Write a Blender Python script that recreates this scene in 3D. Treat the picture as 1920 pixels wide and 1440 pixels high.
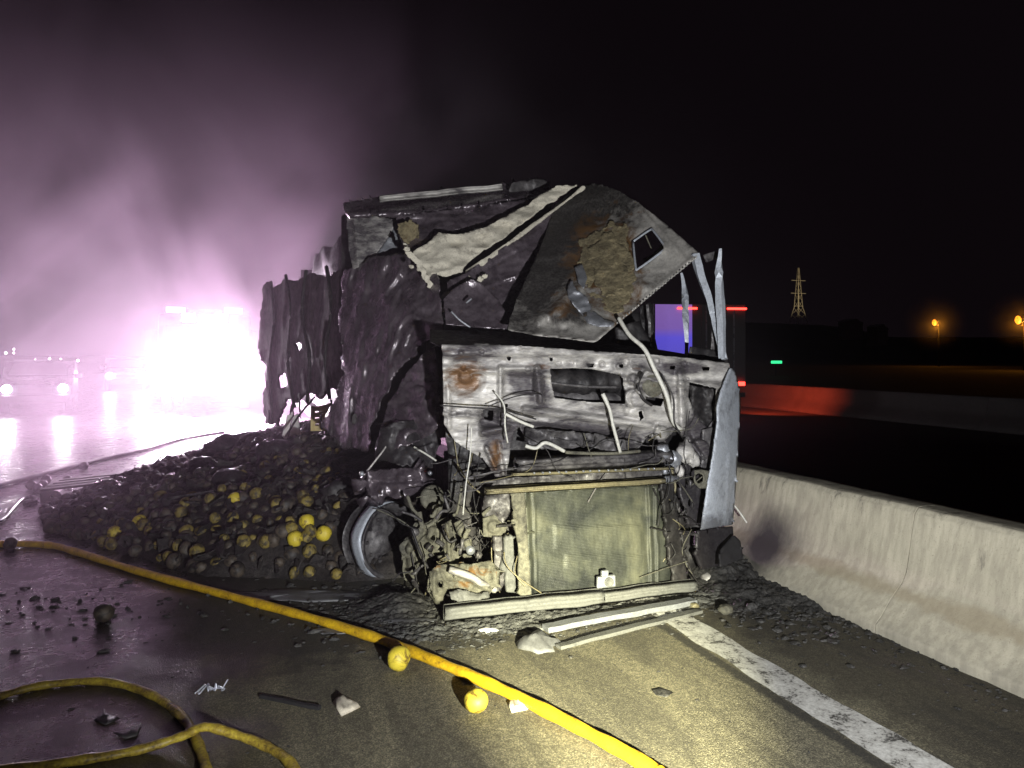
import bpy, bmesh, math, random
import numpy as np
from mathutils import Vector, Matrix

# ------------------------------------------------------------------ clear
for o in list(bpy.data.objects): bpy.data.objects.remove(o)
scene = bpy.context.scene
COL = scene.collection
R = math.radians

# ------------------------------------------------------------------ camera
F, CX, HZ, H = 1442.0, 960.0, 665.0, 1.6      # focal (px of the 1920 frame), centre, horizon row, eye height
YAW = R(19.66); SN, CS = math.sin(YAW), math.cos(YAW)
cam = bpy.data.cameras.new('camera'); cam_o = bpy.data.objects.new('camera', cam); COL.objects.link(cam_o)
cam_o.location = (0, 0, H); cam_o.rotation_euler = (R(90), 0, -YAW)
cam.sensor_width = 36; cam.lens = F/1920*36; cam.shift_y = -(720-HZ)/1920
cam.clip_start = .05; cam.clip_end = 3000
scene.camera = cam_o

# ------------------------------------------------------------------ world: night sky
w = bpy.data.worlds.new('World'); scene.world = w; w.use_nodes = True
nt = w.node_tree; bg = nt.nodes['Background']
sky = nt.nodes.new('ShaderNodeTexSky'); sky.sky_type = 'NISHITA'; sky.sun_disc = False
sky.sun_elevation = R(-4); sky.sun_rotation = R(120); sky.air_density = 1.5; sky.dust_density = 4
mx = nt.nodes.new('ShaderNodeMix'); mx.data_type = 'RGBA'; mx.inputs['Factor'].default_value = .92
nt.links.new(sky.outputs[0], mx.inputs['A']); mx.inputs['B'].default_value = (.062, .040, .056, 1)
nt.links.new(mx.outputs['Result'], bg.inputs['Color']); bg.inputs['Strength'].default_value = .055

# ------------------------------------------------------------------ lights
def lamp(name, kind, loc, energy, color, target=None, **kw):
    l = bpy.data.lights.new(name, kind); l.energy = energy; l.color = color
    for k, v in kw.items(): setattr(l, k, v)
    o = bpy.data.objects.new(name, l); COL.objects.link(o); o.location = loc
    if target is not None:
        d = Vector(target)-Vector(loc); o.rotation_euler = d.to_track_quat('-Z', 'Y').to_euler()
    return o
# the torch of the fire fighter standing to the right of the photographer: a hot beam and its wide spill
TORCH = (.78, -.1, .92)
lamp('torch_beam', 'SPOT', TORCH, 6300, (1, .96, .60), target=(1.88, 4.1, -.02), spot_size=R(27), spot_blend=1, shadow_soft_size=.025)
lamp('torch_spill', 'SPOT', TORCH, 1450, (.96, .97, .98), target=(2.3, 4.6, 1.0), spot_size=R(92), spot_blend=1, shadow_soft_size=.03)
# fire engine flood lights and headlights behind the trailer
for nm, loc, en, tg, sz, cl in (('flood_light', (-.30, 22.9, 1.85), 17000, (-2.6, 8, 1.5), 92, (1, .84, 1)), ('headlight_beam', (-1.77, 22.8, .80), 4200, (-3.4, 8, .5), 84, (1, .88, .98)), ('headlight_beam', (.10, 22.8, .95), 21000, (-.6, 8, 1.1), 84, (1, .60, .92))):
    lamp(nm, 'SPOT', loc, en, cl, target=tg, spot_size=R(sz), spot_blend=.9, shadow_soft_size=.2)

scene.view_settings.view_transform = 'Standard'; scene.view_settings.look = 'None'
scene.view_settings.exposure = 0; scene.view_settings.gamma = 1; scene.view_settings.use_curve_mapping = False
scene.cycles.use_denoising = True
scene.cycles.max_bounces = 6; scene.cycles.volume_bounces = 1; scene.cycles.transparent_max_bounces = 16
scene.cycles.sample_clamp_indirect = 4
scene.cycles.volume_step_rate = 2; scene.cycles.volume_max_steps = 64

# ------------------------------------------------------------------ pixel -> place
def ray(px, py):
    r = (px-CX)/F
    return r*CS+SN, CS-r*SN, (HZ-py)/F
def P(px, py, Y):
    x, y, z = ray(px, py); t = Y/y
    return np.stack(np.broadcast_arrays(t*x, t*y, H+t*z), -1)
def PV(px, py, Y): return Vector(P(px, py, Y).tolist())
def G(px, py, z=0.):
    x, y, zz = ray(px, py); t = (z-H)/zz
    return Vector((t*x, t*y, z))
def D(px, py, t):
    x, y, z = ray(px, py); return Vector((t*x, t*y, H+t*z))

# ------------------------------------------------------------------ noise
def _h(i, j, k, s):
    n = (i*374761393 + j*668265263 + k*1274126177 + s*974634777) & 0xffffffff
    n = ((n ^ (n >> 13))*1274126177) & 0xffffffff
    return ((n ^ (n >> 16)) & 0xffff)/65535.0
def vnoise(p, s=0):
    p = np.asarray(p, float); i = np.floor(p).astype(np.int64); f = p-i; f = f*f*(3-2*f)
    r = 0
    for a in (0, 1):
        for b in (0, 1):
            for c in (0, 1):
                wgt = (f[..., 0] if a else 1-f[..., 0])*(f[..., 1] if b else 1-f[..., 1])*(f[..., 2] if c else 1-f[..., 2])
                r = r + wgt*_h(i[..., 0]+a, i[..., 1]+b, i[..., 2]+c, s)
    return r*2-1
def fbm(p, s=0, o=4):
    p = np.asarray(p, float); r = 0; a = 1.; t = 0
    for k in range(o):
        r = r+a*vnoise(p*2**k+k*17.3, s+k); t += a; a *= .5
    return r/t
def ridge(p, s=0, o=3): return 1-np.abs(fbm(p, s, o))*3

# ------------------------------------------------------------------ objects
def tag(o, label=None, cat=None, group=None, kind=None):
    if label: o['label'] = label
    if cat: o['category'] = cat
    if group: o['group'] = group
    if kind: o['kind'] = kind
    return o
def thing(name, loc, label, cat, group=None):
    o = bpy.data.objects.new(name, None); COL.objects.link(o); o.location = loc; o.empty_display_size = .2
    return tag(o, label, cat, group)
def adopt(o, parent):
    """children keep world-space vertices: parent chain of un-rotated Empties / meshes"""
    if parent is None: return
    o.parent = parent
    m = Matrix()
    p = parent
    while p is not None:
        m = Matrix.Translation(p.location) @ m if p.parent is None else m
        p = p.parent
    if parent.parent is None: o.matrix_parent_inverse = m.inverted()
    else: o.matrix_parent_inverse = Matrix()
def obj(name, verts, faces, mat, parent=None, smooth=True, attrs=None, thick=0, bevel=0):
    me = bpy.data.meshes.new(name)
    me.from_pydata([tuple(v) for v in verts], [], [tuple(f) for f in faces]); me.update()
    if smooth: me.polygons.foreach_set('use_smooth', [True]*len(me.polygons))
    me.materials.append(mat)
    for k, v in (attrs or {}).items():
        a = me.attributes.new(k, 'FLOAT', 'POINT'); a.data.foreach_set('value', np.asarray(v, np.float32))
    o = bpy.data.objects.new(name, me); COL.objects.link(o)
    adopt(o, parent)
    if thick:
        m = o.modifiers.new('thickness', 'SOLIDIFY'); m.thickness = thick; m.offset = -1
    if bevel:
        m = o.modifiers.new('bevel', 'BEVEL'); m.width = bevel; m.segments = 2; m.limit_method = 'ANGLE'
    return o

class MB:
    def __init__(s): s.v = []; s.f = []
    def box(s, c, d, rot=None):
        c = Vector(c); n = len(s.v); M = rot or Matrix.Identity(3)
        for z in (-1, 1):
            for y in (-1, 1):
                for x in (-1, 1): s.v.append(c+M @ Vector((x*d[0]/2, y*d[1]/2, z*d[2]/2)))
        s.f += [tuple(n+i for i in q) for q in ((0, 2, 3, 1), (4, 5, 7, 6), (0, 1, 5, 4), (2, 6, 7, 3), (0, 4, 6, 2), (1, 3, 7, 5))]
        return s
    def bar(s, a, b, w, h=None, up=(0, 0, 1)):
        a, b = Vector(a), Vector(b); h = h or w; d = (b-a); L = d.length; d.normalize()
        x = d.cross(Vector(up)); x = x.normalized() if x.length > 1e-4 else Vector((1, 0, 0)); z = x.cross(d)
        return s.box((a+b)/2, (w, L, h), Matrix((x, d, z)).transposed())
    def tube(s, pts, r, n=8, cap=True, flat=1.):
        pts = [Vector(p) for p in pts]; m = len(pts); b = len(s.v)
        rr = r if hasattr(r, '__len__') else [r]*m
        ref = Vector((0, 0, 1))
        for i, p in enumerate(pts):
            t = (pts[min(i+1, m-1)]-pts[max(i-1, 0)]).normalized()
            u = t.cross(ref)
            u = u.normalized() if u.length > 1e-3 else t.cross(Vector((0, 1, 0))).normalized()
            q = u.cross(t)
            for k in range(n):
                a = 2*math.pi*k/n
                s.v.append(p+u*math.cos(a)*rr[i]+q*math.sin(a)*rr[i]*flat)
        for i in range(m-1):
            for k in range(n):
                s.f.append((b+i*n+k, b+i*n+(k+1) % n, b+(i+1)*n+(k+1) % n, b+(i+1)*n+k))
        if cap:
            s.f.append(tuple(b+k for k in range(n-1, -1, -1))); s.f.append(tuple(b+(m-1)*n+k for k in range(n)))
        return s
    def lathe(s, c, ax, prof, n=24):
        c = Vector(c); ax = Vector(ax).normalized(); u = ax.cross(Vector((0, 0, 1)))
        u = u.normalized() if u.length > 1e-3 else Vector((1, 0, 0)); q = ax.cross(u); b = len(s.v)
        for (h, r) in prof:
            for k in range(n):
                a = 2*math.pi*k/n; s.v.append(c+ax*h+(u*math.cos(a)+q*math.sin(a))*r)
        for i in range(len(prof)-1):
            for k in range(n):
                s.f.append((b+i*n+k, b+i*n+(k+1) % n, b+(i+1)*n+(k+1) % n, b+(i+1)*n+k))
        return s
    def prism(s, poly, d):
        """poly: list of 3-D points, extruded by vector d"""
        b = len(s.v); n = len(poly); d = Vector(d)
        s.v += [Vector(p) for p in poly]+[Vector(p)+d for p in poly]
        s.f.append(tuple(range(b, b+n))); s.f.append(tuple(range(b+2*n-1, b+n-1, -1)))
        for k in range(n): s.f.append((b+k, b+n+k, b+n+(k+1) % n, b+(k+1) % n))
        return s
    def rock(s, c, r, seed, sub=2, sq=(1, 1, 1), amp=.35, fr=1.5):
        v, f = ICO[sub]; b = len(s.v)
        n = fbm(v*fr+seed*7.7, seed, 3)
        q = v*(1+amp*n)[:, None]*r*np.array(sq)
        s.v += [Vector(c)+Vector(p) for p in q.tolist()]; s.f += [tuple(b+i for i in t) for t in f]
        return s
    def noise(s, amp, fr, seed):
        v = np.array([tuple(p) for p in s.v])
        d = np.stack([fbm(v*fr+k*31, seed+k, 3) for k in range(3)], -1)*amp
        s.v = [Vector(p) for p in (v+d).tolist()]; return s
    def build(s, name, mat, parent=None, smooth=False, **kw): return obj(name, s.v, s.f, mat, parent, smooth, **kw)
def ico(sub):
    bm = bmesh.new(); bmesh.ops.create_icosphere(bm, subdivisions=sub, radius=1)
    v = np.array([tuple(p.co) for p in bm.verts]); f = [tuple(q.index for q in p.verts) for p in bm.faces]; bm.free(); return v, f
ICO = {k: ico(k) for k in (1, 2, 3, 4)}
def spline(pts, n=10):
    pts = [Vector(p) for p in pts]; out = []
    for i in range(len(pts)-1):
        p0, p1, p2, p3 = pts[max(i-1, 0)], pts[i], pts[i+1], pts[min(i+2, len(pts)-1)]
        for k in range(n):
            t = k/n
            out.append(.5*((2*p1)+(p2-p0)*t+(2*p0-5*p1+4*p2-p3)*t*t+(3*p1-p0-3*p2+p3)*t**3))
    return out+[pts[-1]]

def inside(x, y, poly):
    r = np.zeros(np.shape(x), bool); n = len(poly)
    for i in range(n):
        x1, y1 = poly[i]; x2, y2 = poly[(i+1) % n]
        if y1 == y2: continue
        r ^= ((y1 > y) != (y2 > y)) & (x < (x2-x1)*(y-y1)/(y2-y1)+x1)
    return r
def pdist(x, y, poly):
    """distance and nearest boundary point"""
    best = np.full(np.shape(x), 1e9); bx = np.array(x, float); by = np.array(y, float)
    for i in range(len(poly)):
        x1, y1 = poly[i]; x2, y2 = poly[(i+1) % len(poly)]; dx, dy = x2-x1, y2-y1
        t = np.clip(((x-x1)*dx+(y-y1)*dy)/(dx*dx+dy*dy+1e-9), 0, 1); qx, qy = x1+t*dx, y1+t*dy
        d = np.hypot(x-qx, y-qy); m = d < best
        best = np.where(m, d, best); bx = np.where(m, qx, bx); by = np.where(m, qy, by)
    return best, bx, by
def fitY(spec):
    if not hasattr(spec, '__len__'): return lambda x, y: np.full(np.shape(x), float(spec))
    a = np.array(spec, float)
    A = [np.ones(len(a)), a[:, 0]/500, a[:, 1]/500]
    if len(a) >= 6: A += [(a[:, 0]/500)**2, (a[:, 1]/500)**2, a[:, 0]*a[:, 1]/250000]
    c = np.linalg.lstsq(np.stack(A, -1), a[:, 2], rcond=None)[0]
    def fn(x, y):
        r = c[0]+c[1]*x/500+c[2]*y/500
        if len(c) == 6: r = r+c[3]*(x/500)**2+c[4]*(y/500)**2+c[5]*x*y/250000
        return r
    return fn
def smooth01(x): x = np.clip(x, 0, 1); return x*x*(3-2*x)
def plate(name, poly, Y, mat, parent=None, step=4, thick=.006, relief=None, holes=(), amp=.01, fr=5, crease=0, cfr=2.5, seed=0, paint=None, rag=0, rfr=.05, cs=(1, 1, 1), fine=0, curl=None, rk=1.):
    """a sheet whose outline was traced from the photograph, standing at its own distance Y(px,py), with real relief and thickness"""
    a = np.array(poly, float); x0, y0 = a.min(0)-step; x1, y1 = a.max(0)+step
    gx, gy = np.meshgrid(np.arange(x0, x1+step, step), np.arange(y0, y1+step, step))
    def field(x, y):
        ins = inside(x, y, poly); d, bx, by = pdist(x, y, poly); sd = np.where(ins, d, -d)
        if rag: sd = sd-rag*(.5+.9*fbm(np.stack([x*rfr, y*rfr, x*0], -1), seed+50, 3))
        for h in holes:
            hi = inside(x, y, h); hd, _, _ = pdist(x, y, h); sd = np.minimum(sd, np.where(hi, -hd, hd))
        return sd
    sd = field(gx, gy)
    # slide border vertices onto the zero line of the outline
    ex, ey = field(gx+.5, gy)-field(gx-.5, gy), field(gx, gy+.5)-field(gx, gy-.5)
    gl = np.hypot(ex, ey)+1e-6; near = np.abs(sd) < step*.75
    mv = np.where(near, -sd, 0); mv = np.clip(mv, -step*.6, step*.6)
    qx, qy = gx+ex/gl*mv, gy+ey/gl*mv
    sd2 = np.where(near, 0.01, sd)
    Yf = fitY(Y); Yv = Yf(qx, qy); W = P(qx, qy, Yv)
    disp = amp*fbm(W*fr, seed, 4)
    if crease: disp = disp+crease*ridge(W*np.array(cs)*cfr, seed+9, 3)
    if fine: disp = disp+fine*ridge((W+.05*np.stack([fbm(W*3, seed+2, 2)]*3, -1))*np.array(cs)*cfr*4, seed+19, 2)
    cu = (.05 if rag else .015) if curl is None else curl
    disp = disp+cu*fbm(W*3.5, seed+77, 3)*np.exp(-np.maximum(sd, 0)/9.)*2
    if relief is not None: disp = disp+rk*relief(qx, qy)
    W = P(qx, qy, Yv-disp)
    ny, nx = gx.shape; idx = np.arange(ny*nx).reshape(ny, nx)
    ok = (sd2 > 0)
    keep = ok[:-1, :-1] & ok[1:, :-1] & ok[:-1, 1:] & ok[1:, 1:] & (.25*(sd[:-1, :-1]+sd[1:, :-1]+sd[:-1, 1:]+sd[1:, 1:]) > 0)
    q = np.stack([idx[:-1, :-1], idx[1:, :-1], idx[1:, 1:], idx[:-1, 1:]], -1)[keep]
    used, inv = np.unique(q, return_inverse=True); q = inv.reshape(q.shape)
    V = W.reshape(-1, 3)[used]; attrs = {}
    if paint is not None:
        pp = paint(qx.ravel()[used], qy.ravel()[used])
        attrs = {k: v for k, v in pp.items()}
    return obj(name, V.tolist(), q.tolist(), mat, parent, True, attrs, thick)

# ------------------------------------------------------------------ materials
def mat(name, build):
    m = bpy.data.materials.new(name); m.use_nodes = True; t = m.node_tree
    b = t.nodes['Principled BSDF']; build(t, b); return m
def nd(t, k, **kw):
    n = t.nodes.new(k)
    for a, v in kw.items():
        if a.startswith('i_'): n.inputs[a[2:].replace('_', ' ')].default_value = v
        else: setattr(n, a, v)
    return n
def coord(t, scale=(1, 1, 1)):
    g = nd(t, 'ShaderNodeNewGeometry'); mp = nd(t, 'ShaderNodeMapping'); mp.inputs['Scale'].default_value = scale
    t.links.new(g.outputs['Position'], mp.inputs[0]); return mp.outputs[0]
def noise(t, scale, detail=5, rough=.6, vec=None, dist=0):
    n = nd(t, 'ShaderNodeTexNoise', i_Scale=scale, i_Detail=detail, i_Roughness=rough, i_Distortion=dist)
    t.links.new(vec if vec is not None else coord(t), n.inputs['Vector']); return n.outputs[0]
def ramp(t, v, stops):
    n = nd(t, 'ShaderNodeValToRGB'); e = n.color_ramp.elements
    while len(e) < len(stops): e.new(.5)
    for k, (p, c) in enumerate(stops):
        e[k].position = p; e[k].color = (*c, 1) if hasattr(c, '__len__') else (c, c, c, 1)
    t.links.new(v, n.inputs[0]); return n.outputs[0]
def mix(t, f, a, b, mode='MIX'):
    n = nd(t, 'ShaderNodeMix', data_type='RGBA', blend_type=mode)
    for s, v in (('Factor', f), ('A', a), ('B', b)):
        if hasattr(v, 'is_linked'): t.links.new(v, n.inputs[s])
        elif s == 'Factor': n.inputs[s].default_value = v
        else: n.inputs[s].default_value = (*v, 1)
    return n.outputs['Result']
def math_(t, op, a, b=0., clamp=False):
    n = nd(t, 'ShaderNodeMath', operation=op, use_clamp=clamp)
    for k, v in ((0, a), (1, b)):
        if hasattr(v, 'is_linked'): t.links.new(v, n.inputs[k])
        else: n.inputs[k].default_value = v
    return n.outputs[0]
def bump(t, b, h, strength=.4, dist=.02):
    n = nd(t, 'ShaderNodeBump', i_Strength=strength, i_Distance=dist); t.links.new(h, n.inputs['Height']); t.links.new(n.outputs[0], b.inputs['Normal'])
def attr(t, name):
    return nd(t, 'ShaderNodeAttribute', attribute_name=name).outputs['Fac']
def setin(t, b, k, v):
    if hasattr(v, 'is_linked'): t.links.new(v, b.inputs[k])
    elif hasattr(v, '__len__'): b.inputs[k].default_value = (*v, 1)
    else: b.inputs[k].default_value = v

def burnt(name, ash, soot, rust=(.16, .07, .025), lvl=.5, rough=.6, metal=.15, rustlvl=.72, sc=1., bmp=.35, spec=.4, st=(1, 1, 1)):
    """burnt sheet metal: ash, soot and rust in blotches; soot/rust attributes of the sheet are added"""
    def f(t, b):
        c = coord(t, st)
        n1 = noise(t, 3.2*sc, 8, .68, c, .6); n2 = noise(t, 17*sc, 6, .65, c); n3 = noise(t, 60*sc, 3, .6, c)
        s = math_(t, 'ADD', math_(t, 'MULTIPLY', n1, .6), math_(t, 'MULTIPLY', n2, .4))
        s = math_(t, 'ADD', s, math_(t, 'MULTIPLY', attr(t, 'soot'), .75))
        sf = ramp(t, s, [(lvl-.09, 0), (lvl+.10, 1)])
        col = mix(t, sf, ash, soot)
        col = mix(t, math_(t, 'MULTIPLY', ramp(t, n3, [(.35, 1), (.6, 0)]), .35), col, tuple(x*.35 for x in ash))
        r = math_(t, 'ADD', math_(t, 'ADD', math_(t, 'MULTIPLY', noise(t, 5*sc, 7, .7, c, .8), .7), math_(t, 'MULTIPLY', n2, .3)), math_(t, 'MULTIPLY', attr(t, 'rust'), .45))
        rf = ramp(t, r, [(rustlvl-.08, 0), (rustlvl+.06, 1)])
        col = mix(t, rf, col, mix(t, n2, rust, tuple(x*.4 for x in rust)))
        setin(t, b, 'Base Color', col); setin(t, b, 'Metallic', metal)
        setin(t, b, 'Roughness', ramp(t, n2, [(.3, rough-.15), (.7, min(1, rough+.2))])); setin(t, b, 'Specular IOR Level', spec)
        bump(t, b, math_(t, 'ADD', n2, math_(t, 'MULTIPLY', n3, .6)), bmp, .01)
    return mat(name, f)
def plain(name, c, rough=.6, metal=0., var=.3, sc=12., bmp=.15, spec=.5):
    def f(t, b):
        co = coord(t); n = noise(t, sc, 6, .65, co); n2 = noise(t, sc*6, 3, .6, co)
        k = math_(t, 'ADD', math_(t, 'MULTIPLY', n, .7), math_(t, 'MULTIPLY', n2, .3))
        setin(t, b, 'Base Color', ramp(t, k, [(.3, tuple(x*(1-var) for x in c)), (.7, tuple(min(1, x*(1+var)) for x in c))]))
        setin(t, b, 'Roughness', ramp(t, n, [(.3, max(.03, rough-.12)), (.7, min(1, rough+.12))])); setin(t, b, 'Metallic', metal)
        setin(t, b, 'Specular IOR Level', spec); bump(t, b, k, bmp, .008)
    return mat(name, f)
def glow(name, c, s):
    def f(t, b):
        setin(t, b, 'Base Color', (.02, .02, .02)); setin(t, b, 'Emission Color', c); setin(t, b, 'Emission Strength', s); setin(t, b, 'Roughness', .2)
    return mat(name, f)

def asphalt(t, b):
    c = coord(t); g = nd(t, 'ShaderNodeSeparateXYZ'); t.links.new(c, g.inputs[0]); X, Y = g.outputs[0], g.outputs[1]
    fine = noise(t, 190, 4, .75, c); mid = noise(t, 26, 6, .7, c); big = noise(t, 1.1, 6, .62, c, .5); med = noise(t, 4.5, 6, .65, c, .4)
    vor = nd(t, 'ShaderNodeTexVoronoi', i_Scale=185.); t.links.new(c, vor.inputs['Vector'])
    stone = ramp(t, vor.outputs['Color'], [(.2, .35), (.55, .8), (.9, 1.9)])
    dry = mix(t, ramp(t, mid, [(.3, 0), (.7, 1)]), (.115, .104, .068), (.20, .18, .118))
    dry = mix(t, .75, dry, stone, 'MULTIPLY')
    # wet carriageway to the left of the beam, soot round the wreck
    wet = math_(t, 'ADD', math_(t, 'MULTIPLY', math_(t, 'SUBTRACT', .75, X), .55), math_(t, 'MULTIPLY', math_(t, 'SUBTRACT', big, .5), 1.6))
    wet = ramp(t, math_(t, 'ADD', wet, math_(t, 'MULTIPLY', math_(t, 'SUBTRACT', med, .5), .5)), [(.25, 0), (.75, 1)])
    soot = math_(t, 'ADD', math_(t, 'MULTIPLY', math_(t, 'SUBTRACT', Y, 3.75), 1.5), math_(t, 'MULTIPLY', math_(t, 'SUBTRACT', med, .5), 2.6))
    soot = ramp(t, soot, [(.2, 0), (.8, 1)])
    sho = math_(t, 'ADD', math_(t, 'MULTIPLY', math_(t, 'SUBTRACT', X, 2.52), 2.2), math_(t, 'MULTIPLY', math_(t, 'SUBTRACT', med, .5), 1.4))
    sho = ramp(t, sho, [(.1, 0), (.6, 1)])
    col = mix(t, wet, dry, mix(t, .85, dry, (.26, .205, .19), 'MULTIPLY'))
    col = mix(t, math_(t, 'MULTIPLY', soot, .72), col, (.012, .012, .013))
    col = mix(t, math_(t, 'MULTIPLY', sho, .6), col, (.020, .014, .011))
    bd = math_(t, 'ADD', math_(t, 'ABSOLUTE', math_(t, 'SUBTRACT', X, 2.36)), math_(t, 'MULTIPLY', math_(t, 'SUBTRACT', mid, .5), .06))
    col = mix(t, math_(t, 'MULTIPLY', ramp(t, bd, [(.022, 1), (.05, 0)]), .8), col, (.016, .015, .015))
    stk = noise(t, 1.6, 6, .65, coord(t, (2.6, .5, 1)), .6)
    col = mix(t, math_(t, 'MULTIPLY', ramp(t, stk, [(.46, 0), (.62, 1)]), .5), col, (.022, .02, .018))
    setin(t, b, 'Base Color', col)
    wr = ramp(t, math_(t, 'ADD', math_(t, 'MULTIPLY', med, .6), math_(t, 'MULTIPLY', mid, .4)), [(.35, .14), (.62, .42)])
    setin(t, b, 'Roughness', mix(t, wet, (.78, .78, .78), wr)); setin(t, b, 'Specular IOR Level', .5)
    hgt = math_(t, 'ADD', math_(t, 'MULTIPLY', vor.outputs['Distance'], -1.1), math_(t, 'MULTIPLY', fine, .35))
    hs = math_(t, 'ADD', math_(t, 'MULTIPLY', hgt, math_(t, 'SUBTRACT', 1.15, math_(t, 'MULTIPLY', wet, .75))), math_(t, 'MULTIPLY', mid, .5))
    bump(t, b, hs, .36, .005)
M = {}
M['asphalt'] = mat('asphalt', asphalt)
def paintline(t, b):
    c = coord(t); n = noise(t, 9, 8, .75, c, .5); n2 = noise(t, 70, 4, .7, c)
    k = math_(t, 'ADD', math_(t, 'MULTIPLY', n, .65), math_(t, 'MULTIPLY', n2, .35))
    col = ramp(t, k, [(.42, (.05, .047, .042)), (.48, (.42, .41, .38)), (.7, (.80, .80, .76))])
    setin(t, b, 'Base Color', col); setin(t, b, 'Roughness', .7); bump(t, b, k, .5, .004)
M['line'] = mat('road_paint', paintline)
M['earth'] = plain('dark_earth', (.030, .026, .022), .95, 0, .4, .4)
def concrete(t, b):
    c = coord(t); cs = coord(t, (10, 10, .7)); n = noise(t, 2.2, 7, .65, c, .4); st = noise(t, 2.2, 5, .6, cs); fn = noise(t, 90, 4, .7, c)
    col = ramp(t, n, [(.3, (.39, .36, .275)), (.7, (.54, .50, .385))])
    col = mix(t, math_(t, 'MULTIPLY', ramp(t, st, [(.40, 1), (.60, 0)]), .42), col, (.23, .205, .16))
    col = mix(t, math_(t, 'MULTIPLY', ramp(t, fn, [(.3, 1), (.42, 0)]), .5), col, (.13, .115, .10))
    g = nd(t, 'ShaderNodeSeparateXYZ'); t.links.new(c, g.inputs[0])
    # dirt splashed along the foot, yellowish run-off band
    foot = math_(t, 'ADD', math_(t, 'MULTIPLY', g.outputs[2], -6.), math_(t, 'MULTIPLY', noise(t, 7, 6, .7, c), 1.6))
    col = mix(t, math_(t, 'MULTIPLY', ramp(t, foot, [(.1, 0), (.75, 1)]), .5), col, (.17, .16, .135))
    band = math_(t, 'ADD', math_(t, 'ABSOLUTE', math_(t, 'MULTIPLY', math_(t, 'SUBTRACT', g.outputs[2], .22), 7)), math_(t, 'MULTIPLY', n, 1.4))
    col = mix(t, math_(t, 'MULTIPLY', ramp(t, band, [(.75, 1), (1.3, 0)]), .5), col, (.29, .235, .15))
    dr = noise(t, 2.4, 6, .7, coord(t, (5, 5, .45)), .3)
    col = mix(t, math_(t, 'MULTIPLY', ramp(t, math_(t, 'ADD', dr, math_(t, 'MULTIPLY', math_(t, 'SUBTRACT', g.outputs[2], .55), .35)), [(.60, 0), (.68, 1)]), .6), col, (.075, .068, .06))
    # soot thrown up where the fire stood against the wall
    d = nd(t, 'ShaderNodeVectorMath', operation='DISTANCE'); t.links.new(c, d.inputs[0]); d.inputs[1].default_value = (3.58, 4.62, .22)
    sm = math_(t, 'ADD', d.outputs['Value'], math_(t, 'MULTIPLY', math_(t, 'SUBTRACT', n, .5), .35))
    col = mix(t, ramp(t, sm, [(.10, .95), (.40, 0)]), col, (.015, .014, .016))
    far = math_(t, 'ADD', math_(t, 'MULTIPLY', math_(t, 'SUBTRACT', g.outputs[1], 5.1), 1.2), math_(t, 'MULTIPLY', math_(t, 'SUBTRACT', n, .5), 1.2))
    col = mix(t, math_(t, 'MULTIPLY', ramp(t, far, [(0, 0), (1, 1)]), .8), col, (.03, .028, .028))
    setin(t, b, 'Base Color', col); setin(t, b, 'Roughness', .85)
    bump(t, b, math_(t, 'ADD', fn, math_(t, 'MULTIPLY', noise(t, 14, 5, .6, c), 1.5)), .2, .008)
M['concrete'] = mat('barrier_concrete', concrete)
M['gap'] = plain('crack_dark', (.03, .026, .022), .95)
M['ash'] = burnt('ash_white_steel', (.52, .50, .47), (.045, .038, .045), (.17, .085, .035), .52, .55, .2, .70, 1.1, .2, .5, (.4, 1, 1.3))
M['ashdark'] = burnt('sooty_steel', (.20, .19, .19), (.022, .019, .022), (.12, .05, .02), .46, .5, .3, .72)
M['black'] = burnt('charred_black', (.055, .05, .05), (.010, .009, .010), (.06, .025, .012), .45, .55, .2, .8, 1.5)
M['wet'] = burnt('wet_sooty_sheet', (.20, .165, .19), (.055, .042, .052), (.07, .035, .028), .47, .24, .4, .72, 1., .35, 1.)
M['sootwall'] = burnt('sooty_wall', (.14, .10, .12), (.045, .032, .038), (.06, .03, .022), .46, .8, 0, .75, 1., .3, .15)
M['cream'] = burnt('cream_ash_foam', (.60, .56, .46), (.12, .10, .085), (.20, .14, .08), .60, .85, 0, .78, 2.2, .7)
M['galv'] = burnt('blue_grey_panel', (.42, .45, .50), (.13, .135, .15), (.14, .10, .07), .60, .5, .2, .80, 1.4)
M['roof'] = burnt('scorched_roof_steel', (.42, .40, .37), (.026, .023, .022), (.17, .09, .035), .57, .5, .25, .72, 1., .15, .5, (1, 1, .6))
M['wool'] = burnt('burnt_insulation', (.24, .20, .115), (.045, .036, .022), (.17, .09, .03), .54, .95, 0, .64, 3., .9)
M['alu'] = burnt('bare_aluminium', (.32, .33, .36), (.14, .14, .16), (.2, .16, .1), .64, .38, .55, .85, 2)
M['core'] = None
def core(t, b):
    c = coord(t); n = noise(t, 2.6, 6, .6, c, .5); wv = nd(t, 'ShaderNodeTexWave', i_Scale=34., bands_direction='Z', i_Distortion=.4)
    t.links.new(c, wv.inputs['Vector']); st = noise(t, 3, 5, .6, coord(t, (14, 14, .8)))
    col = ramp(t, n, [(.38, (.012, .014, .0135)), (.50, (.042, .045, .036)), (.68, (.10, .10, .07))])
    col = mix(t, .45, col, ramp(t, st, [(.3, .35), (.7, 1.2)]), 'MULTIPLY')
    setin(t, b, 'Base Color', col); setin(t, b, 'Metallic', .25); setin(t, b, 'Roughness', .5)
    bump(t, b, math_(t, 'ADD', math_(t, 'MULTIPLY', wv.outputs['Fac'], .5), noise(t, 40, 4, .7, c)), .45, .006)
M['core'] = mat('radiator_core', core)
M['beam'] = burnt('bumper_ash', (.115, .115, .11), (.03, .03, .029), (.2, .14, .07), .60, .7, .1, .84, 1.6)
M['brass'] = burnt('heat_stained_alloy', (.20, .175, .105), (.045, .04, .03), (.22, .12, .04), .58, .45, .4, .8, 1.5)
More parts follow.
